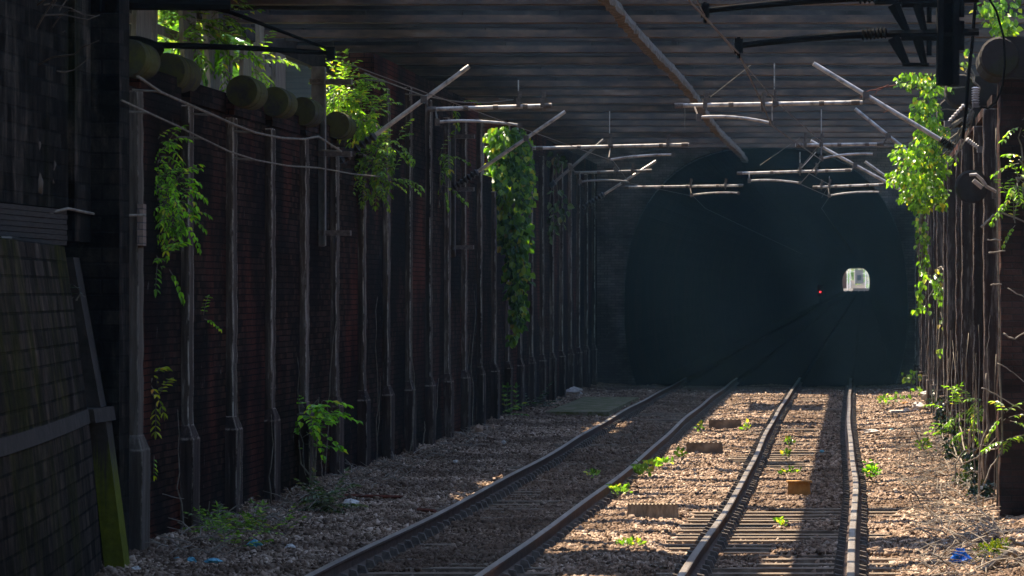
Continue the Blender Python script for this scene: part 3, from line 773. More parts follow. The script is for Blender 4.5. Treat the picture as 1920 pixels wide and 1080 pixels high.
cantilever("tubular cantilever on the left wall whose stay crosses the top of the hanging ivy", 76, ((850, 353), (1060, 209)), ((998, 278), (1292, 271)), ((1141, 300), (1200, 290), (1262, 290)), .22, [((1143, 208), (1143, 270))], [(1143, 268), (1252, 268)])
cantilever("dull tubular cantilever right of the hanging ivy, with the shorter top tube", 91.5, ((1030, 350), (1132, 262)), ((1080, 324), (1222, 320)), ((1088, 341), (1130, 335), (1180, 341)), .1, [], [(1153, 320), (1185, 320)], dull=True)
cantilever("farthest left cantilever, right before the tunnel mouth", 105, ((1092, 390), (1230, 302)), ((1172, 351), (1393, 348)), ((1297, 366), (1340, 359), (1385, 362)), .3, [((1295, 335), (1295, 350))], [(1295, 347), (1360, 347)])
cantilever("nearest tubular cantilever on the right, long stay ending in the climbing plant", 60, ((1788, 277), (1525, 119)), ((1266, 198), (1617, 192)), ((1310, 220), (1375, 214), (1446, 231)), .10, [((1452, 118), (1452, 190)), ((1448, 198), (1448, 235))], [(1322, 194), (1430, 196), (1452, 190)], [((1332, 182), (1408, 122)), ((1284, 198), (1284, 240))])
cantilever("right cantilever half hidden by the climbing plant, with the middle length top tube", 76, ((1742, 316), (1603, 204)), ((1491, 272), (1655, 270)), ((1540, 297), (1590, 286), (1640, 289)), .1, [((1540, 205), (1540, 268))], [(1509, 268), (1540, 268)], [((1500, 258), (1425, 310))])
cantilever("right cantilever whose dark ended top tube stands before the upper tunnel mouth", 91.5, ((1705, 365), (1520, 264)), ((1383, 325), (1597, 319)), ((1405, 339), (1445, 335), (1500, 343)), .1, [((1500, 285), (1500, 318)), ((1530, 285), (1500, 318))], [(1500, 320), (1530, 320)])
cantilever("smallest, farthest cantilever on the right, against the dark tunnel", 105, ((1690, 352), (1622, 303)), ((1527, 351), (1654, 346)), ((1555, 367), (1600, 358), (1650, 360)), .2, [((1555, 330), (1555, 348))], [(1540, 349), (1555, 348)], dull=False)

# masts bolted to the left wall
for k_, (x0, x1, y0, y1, d, lab) in enumerate(((584, 608, 125, 462, 58.2, "flat grey steel mast bolted to the left wall beside the big bush"), (836, 852, 235, 482, 77.0, "thin grey steel mast bolted to the left wall before the hanging ivy"))):
    a, b = at(x0, y1, d), at(x1, y0, d)
    t = thing("wall_mast", lab, "mast", a)
    m = MB(); m.box(((a[0] + b[0]) / 2, d, (a[2] + b[2]) / 2), (b[0] - a[0], .16, b[2] - a[2])); m.box((b[0] + .012, d - .05, (a[2] + b[2]) / 2), (.022, .28, b[2] - a[2] - .02)); m.build("mast_channel", M['galv_dull'], t)
    for f_ in (.06, .5, .9): m = MB(); m.sbox(WS - .2, WS + .35 + .02 * f_, d - .16, d + .05, a[2] + (b[2] - a[2]) * f_, a[2] + (b[2] - a[2]) * f_ + .07); m.build("wall_bracket", M['clamp'], t)

# near, overhead line gear, its shade painted in as black
t = thing("drop_post", "black overhead line post hanging at the upper right with triangular brackets", "post", at(1776, 160, 44), "near overhead line gear")
m = MB(); a = at(1757, 160, 44); b = at(1797, -160, 44)
for x0, x1 in ((1757, 1768), (1786, 1797)): m.box(((at(x0, 0, 44)[0] + at(x1, 0, 44)[0]) / 2, 44, (a[2] + b[2]) / 2), ((x1 - x0) / F * 44, .2, b[2] - a[2]))
m.box(((a[0] + b[0]) / 2, 44.06, (a[2] + b[2]) / 2), (b[0] - a[0] - .13, .05, b[2] - a[2])); m.build("post", M['black'], t)
def bracket(y):
    m = MB()
    g = lambda x, yy: at(x, yy, 44)
    m.tube([g(1640, y), g(1835, y - 4)], .042, 6); m.tube([g(1675, y + 6), g(1700, y + 56)], [.07, .04], 6); m.tube([g(1720, y + 6), g(1733, y + 56)], [.06, .035], 6); m.tube([g(1692, y + 57), g(1742, y + 57)], .022, 6)
    m.tube([g(1742, y + 10), g(1742, y + 40)], .03, 6); m.tube([g(1800, y - 25), g(1800, y + 30)], .05, 6); m.tube([g(1690, y + 4), g(1757, y + 4)], .05, 6)
    m.build("bracket", M['black'], t)
bracket(64); bracket(2)
for (x0, y0, x1, y1, lab) in ((1385, 86, 1640, 63, "lower black overhead arm hung from the post at upper right"), (1322, 20, 1640, -6, "upper black overhead arm along the top edge at right")):
    t = thing("overhead_cantilever", lab, "arm", at(x1, y1, 44), "near overhead line gear")
    m = MB(); A = Vector(at(x0, y0, 44)); B = Vector(at(x1, y1, 44)); mid = A.lerp(B, .55) + Vector((0, 0, .03))
    m.tube(arc([A, mid, B]), [.030, .033, .036, .038, .04, .042, .048], 10); m.build("arm_tube", M['black'], t)
    m = MB(); insulator(m, B.lerp(A, .1), B.lerp(A, -.09), .04); m.build("insulator", M['black'], t)
    m = MB(); m.box(A, (.085, .12, .15)); m.tube([A + Vector((0, 0, -.13)), A + Vector((0, 0, .09))], .02, 6); m.build("end_clamp", M['black'], t)
t = thing("overhead_cantilever", "black overhead arm crossing in front of the plank fence at upper left", "arm", at(240, 95, 44), "near overhead line gear")
m = MB(); m.tube([at(275, 84, 44), at(450, 89, 44), at(622, 100, 44)], [.036, .030, .026], 10); m.build("arm_tube", M['black'], t)
m = MB(); m.tube([at(372, 8, 44), at(430, 22, 44), at(615, 92, 44)], [.03, .022, .014], 8); m.build("stay", M['black'], t)
m = MB(); m.box(at(620, 100, 44), (.09, .12, .13)); m.build("end_clamp", M['black'], t)
m = MB(); m.tube([at(x, y, 44) for x, y in ((170, 100), (215, 96), (235, 98), (262, 100), (285, 95), (306, 88))], [.05, .06, .17, .18, .13, .04], 12); m.build("bracket_body", M['black'], t)
t = thing("boom", "black horizontal boom along the top left edge", "boom", at(0, 5, 43), "near overhead line gear")
m = MB(); m.tube([at(-120, 2, 43), at(250, 6, 43), at(432, 10, 43)], [.08, .07, .055], 8); m.tube([at(250, -20, 43), at(432, 14, 43)], .03, 6); m.build("boom_tube", M['black'], t)

# conductors
def wire(name, label, pts, r, mat, cat="wire"):
    m = MB(); m.tube(pts, r, 6); tag(m.build(name, mat, loc=tuple(pts[0])), label, cat)
wire("contact_wire", "double contact wire running from the top edge down over the right track", [P(-1.5, 33, 5.02), at(1385, 100, 44), at(1448, 236, 59.8), at(1540, 300, 75.8), at(1500, 345, 91.3), at(1555, 369, 104.8), P(-.9, 121, 4.9), P(0, 300, 5.2)], .009, M['wire'])
wire("contact_wire", "upper thin catenary wire over the right track, sagging between cantilevers", [P(-1.6, 33, 5.5), at(1322, 30, 44), at(1452, 188, 60), at(1540, 266, 76), at(1500, 316, 91.5), at(1555, 346, 105), P(-.9, 121, 5.2)], .007, M['wire'])
wire("contact_wire", "thin contact wire above the left track", [at(600, 100, 44), at(972, 238, 59.8), at(1150, 302, 75.8), at(1180, 343, 91.3), at(1300, 368, 104.8), P(-4.2, 121, 4.9), P(-3.6, 300, 5.2)], .006, M['wire'])

# cables along the left wall
def wallcable(name, label, pts, r, s_=-6.95, mat='cable', cat="cable"):
    pp = [];
    for x, y in pts:
        d = s_ / ((x - 960) / F - SL); pp.append(Vector(at(x, y, d)))
    out = []
    for i in range(len(pp) - 1):
        for q in range(5): out.append(pp[i].lerp(pp[i + 1], q / 5))
    out.append(pp[-1])
    m = MB(); m.tube(out, r, 7)
    for p in pp[1::2]:
        m.tube([p, p + Vector((-.28, 0, .02))], .012, 5)
    tag(m.build(name, M[mat], loc=tuple(pp[0])), label, cat)
wallcable("wall_cable", "thick pale cable sagging under the drum caps of the left wall", [(258, 143), (300, 172), (350, 194), (400, 216), (440, 234), (480, 249), (530, 259), (570, 261), (597, 256), (640, 284)], .014)
wallcable("wall_cable", "thinner lower cable sagging along the upper left wall", [(228, 188), (280, 212), (330, 235), (380, 260), (430, 284), (480, 300), (540, 311), (600, 315), (660, 326), (720, 332)], .010)
wallcable("wall_cable", "thin cable under the bridge edge right of the big bush", [(683, 137), (720, 152), (753, 164), (793, 179), (840, 188), (873, 192), (920, 192), (962, 187)], .010, -6.6)
wire("wall_cable", "grey cable looping over the slatted ledge of the abutment", [P(-7.2, 36, 2.98), at(42, 446, 38.2), at(70, 425, 38.5), at(100, 397, 39), at(128, 391, 39.5), at(180, 402, 41), at(230, 404, 42.4), at(272, 403, 43)], .014, M['cable'], "cable")

# ------------------------------------------------------------------ vegetation
def leafset(V_, F_, p, dirv, up, L, W):
    dirv = dirv.normalized()
    side = dirv.cross(up)
    side = side.normalized() if side.length > 1e-4 else Vector((1, 0, 0))
    nrm = side.cross(dirv)
    b = len(V_)
    a = p
    V_.extend([a, a + dirv * L * .35 + side * W * .5 + nrm * W * .16, a + dirv * L * .7 + side * W * .36 + nrm * W * .1, a + dirv * L - nrm * L * .12, a + dirv * L * .7 - side * W * .36 + nrm * W * .1, a + dirv * L * .35 - side * W * .5 + nrm * W * .16])
    F_.extend([(b, b + 1, b + 2, b + 3), (b, b + 3, b + 4, b + 5)])
def rv(rr): return Vector((rr.gauss(0, 1), rr.gauss(0, 1), rr.gauss(0, 1))).normalized()
def plant(name, label, blobs, leaf, mat, rs, cat="plant", sprig=True, droop=.6, base=None, group=None, stem_mat='root', wratio=.45, stems=None):
    """blobs: (centre, (rx, ry, rz), number of sprigs or leaves)"""
    rr = random.Random(rs)
    V_, F_ = [], []
    sm = MB()
    c0 = Vector(blobs[0][0])
    base = Vector(base) if base is not None else Vector((c0.x, c0.y, min(b[0][2] - b[1][2] for b in blobs)))
    t = thing(name, label, cat, tuple(base), group)
    for c, rad, n in blobs:
        c = Vector(c)
        for i in range(n):
            u_ = rv(rr) * (rr.random() ** .45)
            p = c + Vector((u_.x * rad[0], u_.y * rad[1], u_.z * rad[2]))
            if sprig:
                out = (Vector((u_.x, u_.y * .5, u_.z)) + rv(rr) * .6); out.z += .1; out.normalize()
                L = leaf * rr.uniform(2.2, 4.2); q = p.copy(); step = L / 5; prev = [q.copy()]
                dv_ = out.copy()
                for j in range(5):
                    dv_ = (dv_ + Vector((0, 0, -droop * .22))).normalized(); q = q + dv_ * step; prev.append(q.copy())
                    side = dv_.cross(Vector((0, 0, 1)));
                    side = side.normalized() if side.length > .01 else Vector((1, 0, 0))
                    for e in (-1, 1):
                        ld = (side * e + dv_ * .7 + Vector((0, 0, -droop * rr.uniform(.2, 1)))).normalized()
                        leafset(V_, F_, q, ld, Vector((rr.uniform(-.4, .4), rr.uniform(-.4, .4), 1)), leaf * rr.uniform(.7, 1.15), leaf * wratio * rr.uniform(.8, 1.2))
                leafset(V_, F_, q, (dv_ + Vector((0, 0, -droop * .5))).normalized(), Vector((0, .2, 1)), leaf, leaf * wratio)
                sm.tube(prev, [.004, .004, .003, .003, .002, .002], 4, caps=False)
            else:
                ld = (Vector((u_.x * .6, u_.y * .4 - .3, -droop)) + rv(rr) * .55).normalized()
                leafset(V_, F_, p, ld, (Vector((0, -.6, .6)) + rv(rr) * .6), (lk := leaf * rr.choice((.5, .7, .85, 1, 1.15, 1.3))), lk * wratio * 1.6 * rr.uniform(.8, 1.2))
        # a branch out to the clump
        k2 = [base.lerp(c, i / 5) + rv(rr) * .05 * (0 < i < 5) for i in range(6)]
        if (base - c).length > .05: sm.tube(k2, taper(.016, .006, 6), 5)
    for st in (stems or []): sm.tube(st, taper(.015, .006, len(st)), 5)
    mesh_np("foliage", np.array([tuple(x) for x in V_]), F_, M[mat], t)
    if sm.v: sm.build("stem", M[stem_mat], t)
    return t
def B(x, y, d, rx, rz, n, ry=None):
    return (at(x, y, d), (rx / F * d, ry or max(.12, rx / F * d * .7), rz / F * d), n)
# left wall
plant("fern", "large bright green fern drooping on the left wall beside the first pale pilaster", [B(298, 300, 44.7, 22, 45, 22, .15), B(315, 360, 44.7, 34, 45, 40, .15), B(325, 400, 44.7, 28, 32, 22, .15), B(300, 420, 44.7, 18, 25, 8, .12)], .082, 'leaf_fern', 11, "fern", droop=.9, wratio=.40, base=at(283, 350, 44.6))
plant("fern", "small fern tuft on the left wall directly below the large fern", [B(305, 490, 44.7, 22, 26, 8, .12)], .10, 'leaf_fern', 12, "fern", wratio=.34, base=at(283, 480, 44.6))
plant("fern", "yellowish fern tuft low on the first pale pilaster", [B(285, 710, 44.3, 12, 26, 6, .1), B(292, 745, 44.3, 12, 14, 3, .1)], .09, 'leaf_yellow', 13, "fern", wratio=.36, base=at(279, 730, 44.3))
plant("fern", "dark fern sprouting from the abutment corner near the upper buttress", [B(150, 552, 40.2, 28, 14, 5, .1)], .10, 'leaf_dark', 14, "fern", wratio=.34, base=at(130, 560, 40.4))
plant("fern", "tiny pale green sprig on the second pilaster", [B(381, 595, 47, 3, 10, 2, .06)], .06, 'leaf_fern', 15, "fern", base=at(379, 598, 47))
plant("fern", "tiny green sprig near the foot of the first pilaster", [B(291, 852, 44.4, 8, 6, 2, .06)], .06, 'leaf_fern', 16, "fern", base=at(283, 852, 44.4))
plant("sapling", "young sapling with bright rounded leaves growing in front of the left wall", [B(580, 780, 55.8, 32, 34, 15, .25), B(560, 825, 55.8, 20, 22, 6, .2), B(598, 745, 55.8, 14, 10, 3, .1)], .12, 'leaf_fern', 17, "sapling", wratio=.6, droop=.3, base=at(586, 935, 55.8))
plant("bush", "big yellow-green bush hanging over the left wall top beside the steel mast", [B(645, 165, 60.3, 34, 34, 46, .5), B(668, 205, 60.3, 32, 32, 44, .4), B(630, 205, 60.3, 20, 28, 26, .4), B(685, 225, 60.3, 18, 20, 14)], .098, 'leaf_lit', 18, "bush", base=P(-7.5, 60.3, 4.7), wratio=.4)
plant("bush", "grey-green bush on the left wall below the nearest cantilever insulator", [B(700, 290, 62.5, 40, 30, 38, .3), B(732, 265, 62.5, 24, 22, 18), B(700, 335, 62.5, 36, 22, 26), B(738, 330, 62.5, 16, 16, 10)], .092, 'leaf_mid', 19, "bush", base=P(-7.3, 62.6, 4.2), wratio=.42)
plant("bush", "sparse pale bush on the left wall behind the thin mast", [B(832, 290, 75, 20, 24, 8), B(830, 345, 75, 15, 28, 7)], .12, 'leaf_mid', 20, "bush", base=P(-7.3, 75, 4.0))
plant("bush", "small tuft of leaves on the left wall top behind the nearest bracket tube", [B(852, 193, 77, 18, 8, 5)], .11, 'leaf_mid', 21, "bush", base=P(-7.3, 77, 5.3))
plant("ivy", "long curtain of bright green ivy hanging down the left wall", [B(950, 255, 86.3, 40, 22, 202, .3), B(955, 275, 86.3, 42, 34, 243, .35), B(935, 350, 86.3, 27, 70, 303, .3), B(975, 345, 86.3, 30, 70, 384, .3), B(965, 440, 86.3, 32, 60, 384, .25), B(925, 430, 86.3, 16, 32, 81, .2), B(970, 520, 86.3, 24, 60, 263, .2), B(972, 590, 86.3, 17, 30, 101, .15), B(962, 632, 86.3, 5, 14, 17, .1)], .145, 'leaf_ivy', 22, "ivy", sprig=False, droop=.9, base=at(955, 235, 86.6), wratio=.5)
plant("ivy", "dull grey-green climber on the left wall right of the bright ivy", [B(1040, 300, 101.5, 26, 16, 26, .2), B(1045, 390, 101.5, 22, 40, 44, .2), B(1030, 430, 101.5, 16, 28, 20, .2)], .17, 'leaf_pale', 23, "ivy", sprig=False, droop=.7, base=at(1040, 300, 101.7), wratio=.4)
plant("bush", "low weeds at the foot of the left wall before the concrete slab", [B(940, 778, 88.5, 16, 12, 9), B(968, 772, 89.5, 16, 8, 7)], .14, 'leaf_ivy', 24, "weeds", base=at(945, 795, 88.5), droop=.2)
plant("bush", "dark weeds against the left wall just beyond the paler ones", [B(990, 765, 93.5, 18, 13, 12)], .14, 'leaf_dark', 25, "weeds", base=at(990, 780, 93.5), droop=.2)
plant("bush", "bright low brambles on the ballast among litter at lower left", [B(405, 1000, 46, 34, 24, 34, .4), B(500, 1003, 46.5, 42, 20, 34, .4), B(440, 1030, 44.5, 30, 14, 20, .3), B(385, 975, 47, 10, 24, 10, .2)], .075, 'leaf_mid', 26, "brambles", droop=.3, base=at(440, 1035, 45), wratio=.5)
plant("bush", "dark low bush beside the white bag on the left ballast", [B(622, 945, 51.5, 34, 30, 60, .3)], .085, 'leaf_pale', 27, "bush", droop=.35, base=at(622, 968, 51.5), wratio=.5)
plant("bush", "brown withered clump at the foot of the left wall behind the brambles", [B(440, 972, 47.5, 16, 14, 7, .2), B(555, 960, 52, 14, 10, 5, .2)], .09, 'leaf_dead', 28, "bush", droop=.8, base=at(440, 985, 47.5))
# behind the left wall
FS = -8.55
fen = thing("plank_fence", "broken fence of leaning grey planks above the left wall", "fence", P(FS, 55, 4.5))
rr = random.Random(9)
d_ = 44.0
while d_ < 64:
    wd = rr.choice((.35, .5, .8, 1.1)); lean = rr.uniform(-.09, .05); ld2 = rr.uniform(-.5, .6)
    z1 = rr.uniform(5.9, 6.6); z0 = 4.3
    s_ = FS + rr.uniform(-.12, .12)
    m = MB(); m.hexa([P(s_ - .03, d_, z0), P(s_ + .03, d_, z0), P(s_ + .03, d_ + wd, z0), P(s_ - .03, d_ + wd, z0), P(s_ - .03 + lean, d_ + ld2, z1), P(s_ + .03 + lean, d_ + ld2, z1), P(s_ + .03 + lean, d_ + wd + ld2, z1), P(s_ - .03 + lean, d_ + wd + ld2, z1)])
    m.build("plank", M['plank'], fen)
    d_ += wd + rr.choice((.05, .3, .9, 1.4))
m = MB(); m.sbox(FS - .16, FS - .13, 43.5, 64.6, 5.0, 5.12); m.sbox(FS - .16, FS - .13, 43.5, 64.6, 5.75, 5.87); m.build("fence_rail", M['plank'], fen)
for k_, (x, y, d, rx, rz, n, lab) in enumerate(((365, 40, 55, 55, 32, 44, "leafy shrub growing through the plank fence at the very top left"), (425, 68, 57.5, 20, 22, 14, "small leafy shrub spilling over the fence beside the large shrub"), (345, 95, 54.6, 30, 14, 10, "low leaves along the fence foot above the first drum cap"), (425, 105, 57.4, 14, 22, 9, "leafy tuft halfway along the plank fence"), (478, 118, 60.6, 20, 36, 20, "pale leaves in front of the far end of the plank fence"))):
    plant("shrub", lab, [B(x, y, d - .6, rx, rz, n, .4)], .125, 'leaf_mid' if k_ % 2 == 0 else 'leaf_fern', 40 + k_, "shrub", base=(at(x, y, d)[0], d, 4.7), wratio=.38)
plant("flower", "tiny yellow and red flowers on the left wall top", [B(487, 156, 50.6, 7, 4, 4, .08)], .05, 'leaf_yellow', 50, "flower", sprig=False, droop=0, base=at(487, 165, 50.6))
for k_, (s_, d, h, lab) in enumerate(((-11.0, 46.5, 3.4, "dense hedge tree behind the near end of the plank fence"), (-11.8, 60, 3.0, "dense hedge tree behind the middle of the plank fence"), (-11.2, 71, 3.2, "dense hedge tree behind the far end of the plank fence"))):
    plant("tree", lab, [(P(s_, d, 5.6 + h * .2), (1.2, 6.0, h * .4), 560), (P(s_ - .6, d + 2, 5.6 + h * .7), (1.3, 6.0, h * .45), 640)], .30, 'leaf_mid', 60 + k_, "tree", base=P(s_, d, 4.9), sprig=False, droop=.3)
# right wall
plant("climber", "large sunlit climbing plant hanging off the top of the right wall", [B(1712, 150, 61, 34, 18, 106, .3), B(1748, 160, 61, 22, 26, 112, .3), B(1735, 205, 61, 30, 30, 230, .35), B(1745, 250, 61, 34, 34, 282, .35), B(1715, 290, 61, 44, 28, 307, .35), B(1755, 310, 61, 24, 34, 179, .35), B(1692, 330, 61, 36, 18, 153, .3), B(1730, 350, 61, 38, 32, 307, .35), B(1765, 370, 61, 14, 26, 91, .3), B(1700, 368, 61, 16, 10, 45, .2), B(1725, 385, 61, 20, 14, 76, .2)], .08, 'leaf_lit', 70, "climber", sprig=False, droop=.75, base=P(RS, 61, 5.1), wratio=.42)
plant("climber", "narrow strand of bright leaves hanging from the large climbing plant", [B(1728, 430, 62, 14, 42, 70, .15), B(1732, 500, 62, 9, 40, 42, .12), B(1722, 555, 62, 7, 30, 22, .1), B(1719, 578, 62, 7, 10, 8, .1)], .085, 'leaf_lit', 71, "climber", sprig=False, droop=.95, base=at(1728, 395, 62), wratio=.45)
plant("climber", "sparse creeper of small leaves on the far right pilasters", [B(1752, 520, 86, 20, 18, 26, .2), B(1762, 550, 86, 12, 22, 18, .2), B(1768, 605, 86, 10, 12, 10, .15), B(1765, 660, 86, 12, 12, 9, .15), B(1796, 550, 80, 12, 16, 9, .15), B(1740, 575, 86, 7, 12, 6)], .11, 'leaf_lit', 72, "climber", sprig=False, droop=.8, base=at(1765, 500, 86.2), wratio=.45)
plant("climber", "leaves on the dark near pier, cut by the right edge", [B(1905, 335, 48.9, 14, 22, 5, .1), B(1893, 372, 48.9, 14, 16, 5, .1), B(1915, 240, 48.9, 10, 34, 4, .1), B(1903, 418, 48.9, 8, 12, 2, .1), B(1912, 300, 48.9, 12, 12, 3, .1)], .08, 'leaf_lit', 73, "climber", base=at(1925, 330, 49.3))
plant("bush", "bright bush at the top right corner behind the pier cap", [B(1880, 25, 54, 34, 44, 130, .3), B(1850, 20, 54, 22, 20, 50, .3), B(1888, 55, 54, 22, 18, 70, .3)], .085, 'leaf_lit', 74, "bush", sprig=False, droop=.6, base=P(RS + .5, 56, 5.2))
plant("climber", "few leaves beside the black hanging post above the right drums", [B(1800, 118, 58, 16, 12, 10), B(1815, 100, 58, 12, 14, 8), B(1783, 165, 58, 12, 10, 6), B(1790, 300, 58, 7, 18, 6)], .085, 'leaf_lit', 75, "climber", sprig=False, base=P(RS, 58, 5.3))
plant("bush", "leafy weeds at the right foot of the tunnel portal", [B(1708, 705, 103, 18, 14, 26), B(1690, 745, 102, 20, 10, 14), B(1722, 730, 102, 10, 12, 10)], .12, 'leaf_mid', 76, "weeds", sprig=False, droop=.4, base=at(1705, 745, 103))
plant("bush", "shaded creeper at the foot of the right wall with yellow leaf tips", [B(1800, 770, 63, 34, 20, 16, .2), B(1840, 755, 57, 30, 16, 10, .2), B(1785, 815, 66, 12, 40, 14, .15), B(1812, 808, 60, 10, 8, 4, .1), B(1885, 785, 49.0, 16, 18, 5, .1), B(1890, 825, 49.0, 14, 12, 4, .1)], .085, 'leaf_mid', 77, "creeper", base=at(1810, 880, 60), droop=.6)
plant("bush", "dense dark ivy along the base of the right wall", [B(1768, 790, 75, 14, 50, 160, .3), B(1785, 860, 66, 13, 60, 200, .3), B(1805, 930, 58, 16, 55, 220, .25), B(1752, 745, 88, 14, 24, 70, .3), B(1838, 940, 53, 26, 50, 260, .25), B(1822, 880, 57, 20, 40, 140, .2)], .085, 'leaf_dark', 78, "ivy", sprig=False, droop=.5, base=at(1790, 940, 62))
plant("bush", "bright yellow-green weed beside the blue bag at lower right", [B(1858, 1035, 41.6, 30, 18, 110, .25), B(1875, 1020, 41.6, 20, 12, 50, .2), B(1835, 1060, 41.6, 26, 12, 60, .2)], .05, 'leaf_yellow', 79, "weed", sprig=False, droop=-.2, base=at(1858, 1060, 41.6), wratio=.45)
for k_, (x, y, rx, rz, n, lf, mt, lab) in enumerate(((1240, 868, 26, 8, 26, .07, 'leaf_lit', "bright weeds beside the right rail of the left track"), (1208, 882, 22, 16, 34, .075, 'leaf_mid', "dark green weeds at the edge of the shade by the left track"),
        (1160, 920, 26, 10, 24, .06, 'leaf_mid', "dim weeds hugging the left track rail nearer the camera"), (1278, 852, 10, 8, 14, .07, 'leaf_lit', "small bright weed between the tracks above the long weed patch"), (1635, 882, 14, 18, 46, .06, 'leaf_fern', "upright green weed right of the right track"),
        (1480, 828, 8, 8, 14, .06, 'leaf_lit', "upper of two small weeds between the rails of the right track"), (1475, 851, 7, 8, 12, .06, 'leaf_lit', "lower of two small weeds between the rails of the right track"), (1482, 884, 24, 5, 20, .05, 'leaf_lit', "flat weeds just behind the ochre box"),
        (1465, 980, 9, 7, 14, .045, 'leaf_lit', "tiny weed on the exposed sleepers"), (1180, 1018, 28, 6, 26, .05, 'leaf_mid', "flat weeds on the ballast nearest the bottom edge"), (1110, 890, 14, 8, 14, .06, 'leaf_mid', "dim weeds between the rails of the left track"),
        (1312, 800, 8, 10, 12, .07, 'leaf_mid', "dim weed left of the farthest timber block"), (1400, 800, 8, 8, 10, .07, 'leaf_mid', "dim weed right of the farthest timber block"), (1660, 750, 14, 10, 18, .09, 'leaf_lit', "weeds before the white rubble near the portal"), (1735, 838, 18, 14, 26, .07, 'leaf_lit', "yellowish weeds on the right ballast shoulder"))):
    d = F * (EYE + .12) / (y + rz - HOR)
    plant("weed", lab, [B(x, y, d, rx, rz, int(n * 1.7), .3)], lf * 1.1, mt, 100 + k_, "weed", sprig=False, droop=-.5, base=at(x, y + rz, d), group="weeds in the ballast")

# bare stems and roots
def roots(name, label, paths, mat, cat="roots", n=6, loose=False):
    t = None
    for i, (pts, d, r0, r1) in enumerate(paths):
        pp = stem_path(pts, d, .008, i + len(label), 4)
        m = MB(); m.tube(pp, taper(r0, r1, len(pp)), n)
        if loose or len(paths) == 1:
            tag(m.build(name, M[mat], loc=tuple(pp[0]), smooth=True), label, cat, name.replace("_", " ") + "s, " + label.split(" ", 2)[2] if loose else None, "thing")
        else:
            if t is None: t = thing(name, label, cat, tuple(pp[0]))
            m.build("stem", M[mat], t, smooth=True)
R = lambda *p: [(1660 + a / 3, 720 + b / 3) for a, b in p]
roots("bare_climber", "bare pale climber stems arching at the foot of the right wall", [
    (R((465, 780), (510, 690), (528, 600), (528, 450), (545, 330), (572, 250), (572, 100), (568, -60)), 52, .018, .010), (R((390, 600), (395, 450), (440, 375), (520, 355)), 57, .012, .008), (R((410, 455), (520, 415), (650, 270)), 54, .010, .006),
    (R((555, 560), (600, 460), (655, 385)), 50, .011, .008), (R((445, 745), (560, 735), (640, 740)), 48, .010, .006), (R((515, 800), (560, 910)), 46, .011, .008), (R((250, 380), (280, 470), (295, 560)), 66, .010, .006), (R((370, 830), (460, 890), (540, 960)), 44, .008, .006), (R((540, 20), (640, 70), (780, 150)), 49, .009, .006),
    (R((240, 735), (310, 790)), 52, .012, .006), (R((545, 490), (480, 492), (410, 505)), 55, .007, .005)], 'twig')
roots("thin_climber", "thin pale climber stem running up the corner of the dark right pier", [([(1871, 950), (1870, 860), (1879, 848), (1876, 700), (1873, 560), (1872, 470), (1870, 400), (1868, 240)], 49.2, .013, .009)], 'root', "climber")
roots("root_loop", "thick pale root looping up from the bottom right corner", [([(1833, 1078), (1866, 1056), (1897, 1033), (1910, 1050), (1907, 1085)], 39.8, .035, .03), ([(1880, 1085), (1897, 1055)], 39.9, .018, .012), ([(1896, 1008), (1905, 1020), (1925, 1022)], 39.9, .02, .02)], 'twig', "root")
roots("dry_stick", "dry stick lying on the right ballast shoulder", [([(1740, 1072), (1765, 1048), (1792, 1012)], 41, .012, .008), ([(1700, 1020), (1708, 1050)], 42, .006, .005), ([(1712, 800), (1752, 880), (1758, 905)], 68, .012, .006), ([(1700, 905), (1722, 938)], 56, .012, .008), ([(1715, 920), (1735, 960)], 53, .010, .006), ([(1690, 890), (1702, 925)], 58, .009, .006)], 'twig', "stick", loose=True)
roots("dry_stick", "dry bramble stick tangled along the foot of the left wall", [([(245, 960), (264, 1000), (266, 1030), (258, 1050)], 43, .011, .007), ([(278, 910), (300, 925), (345, 935)], 45, .006, .004), ([(405, 980), (440, 950), (455, 945)], 47.5, .009, .006), ([(280, 1010), (320, 1030), (345, 1045)], 44, .009, .006), ([(315, 970), (345, 985), (362, 1005)], 46, .007, .005), ([(370, 1072), (385, 1045), (430, 1008)], 43, .010, .006), ([(320, 1078), (322, 1050)], 42, .008, .006), ([(395, 1080), (405, 1060)], 42, .008, .006), ([(466, 965), (470, 945), (467, 935)], 49, .006, .004), ([(390, 965), (393, 940)], 48, .006, .004), ([(495, 975), (520, 965)], 50, .007, .005)], 'twig', "stick", loose=True)
roots("dry_stick", "thin dry twig standing before the left wall beyond the sapling", [([(592, 930), (605, 918), (620, 905)], 54, .010, .006), ([(606, 905), (603, 870), (602, 860)], 55, .008, .005), ([(740, 915), (750, 895), (775, 880)], 59.5, .009, .006), ([(793, 835), (797, 805), (796, 790)], 70, .010, .006), ([(648, 860), (670, 890), (690, 900)], 60, .006, .004)], 'twig', "stick", loose=True)
roots("dead_branch", "brown dry branch drooping beside the nearest right cantilever", [([(1680, 160), (1650, 165), (1625, 172), (1612, 184)], 60.6, .010, .005), ([(1665, 160), (1645, 170), (1640, 178)], 60.6, .007, .004), ([(1685, 212), (1670, 205), (1656, 212)], 60.6, .008, .004)], 'rust', "branch")
roots("dry_stick", "pale twig sticking out of the dark right pier", [([(1840, 425), (1862, 405), (1880, 398), (1925, 418)], 49, .014, .009), ([(1880, 625), (1902, 637), (1930, 618)], 49, .012, .008), ([(1890, 540), (1925, 560)], 49, .008, .006), ([(1852, 450), (1878, 450)], 49, .010, .008), ([(1855, 473), (1885, 470)], 49, .012, .008), ([(1858, 535), (1878, 533)], 49, .012, .008), ([(1870, 680), (1900, 700), (1940, 730)], 49, .007, .005)], 'twig', "stick", loose=True)

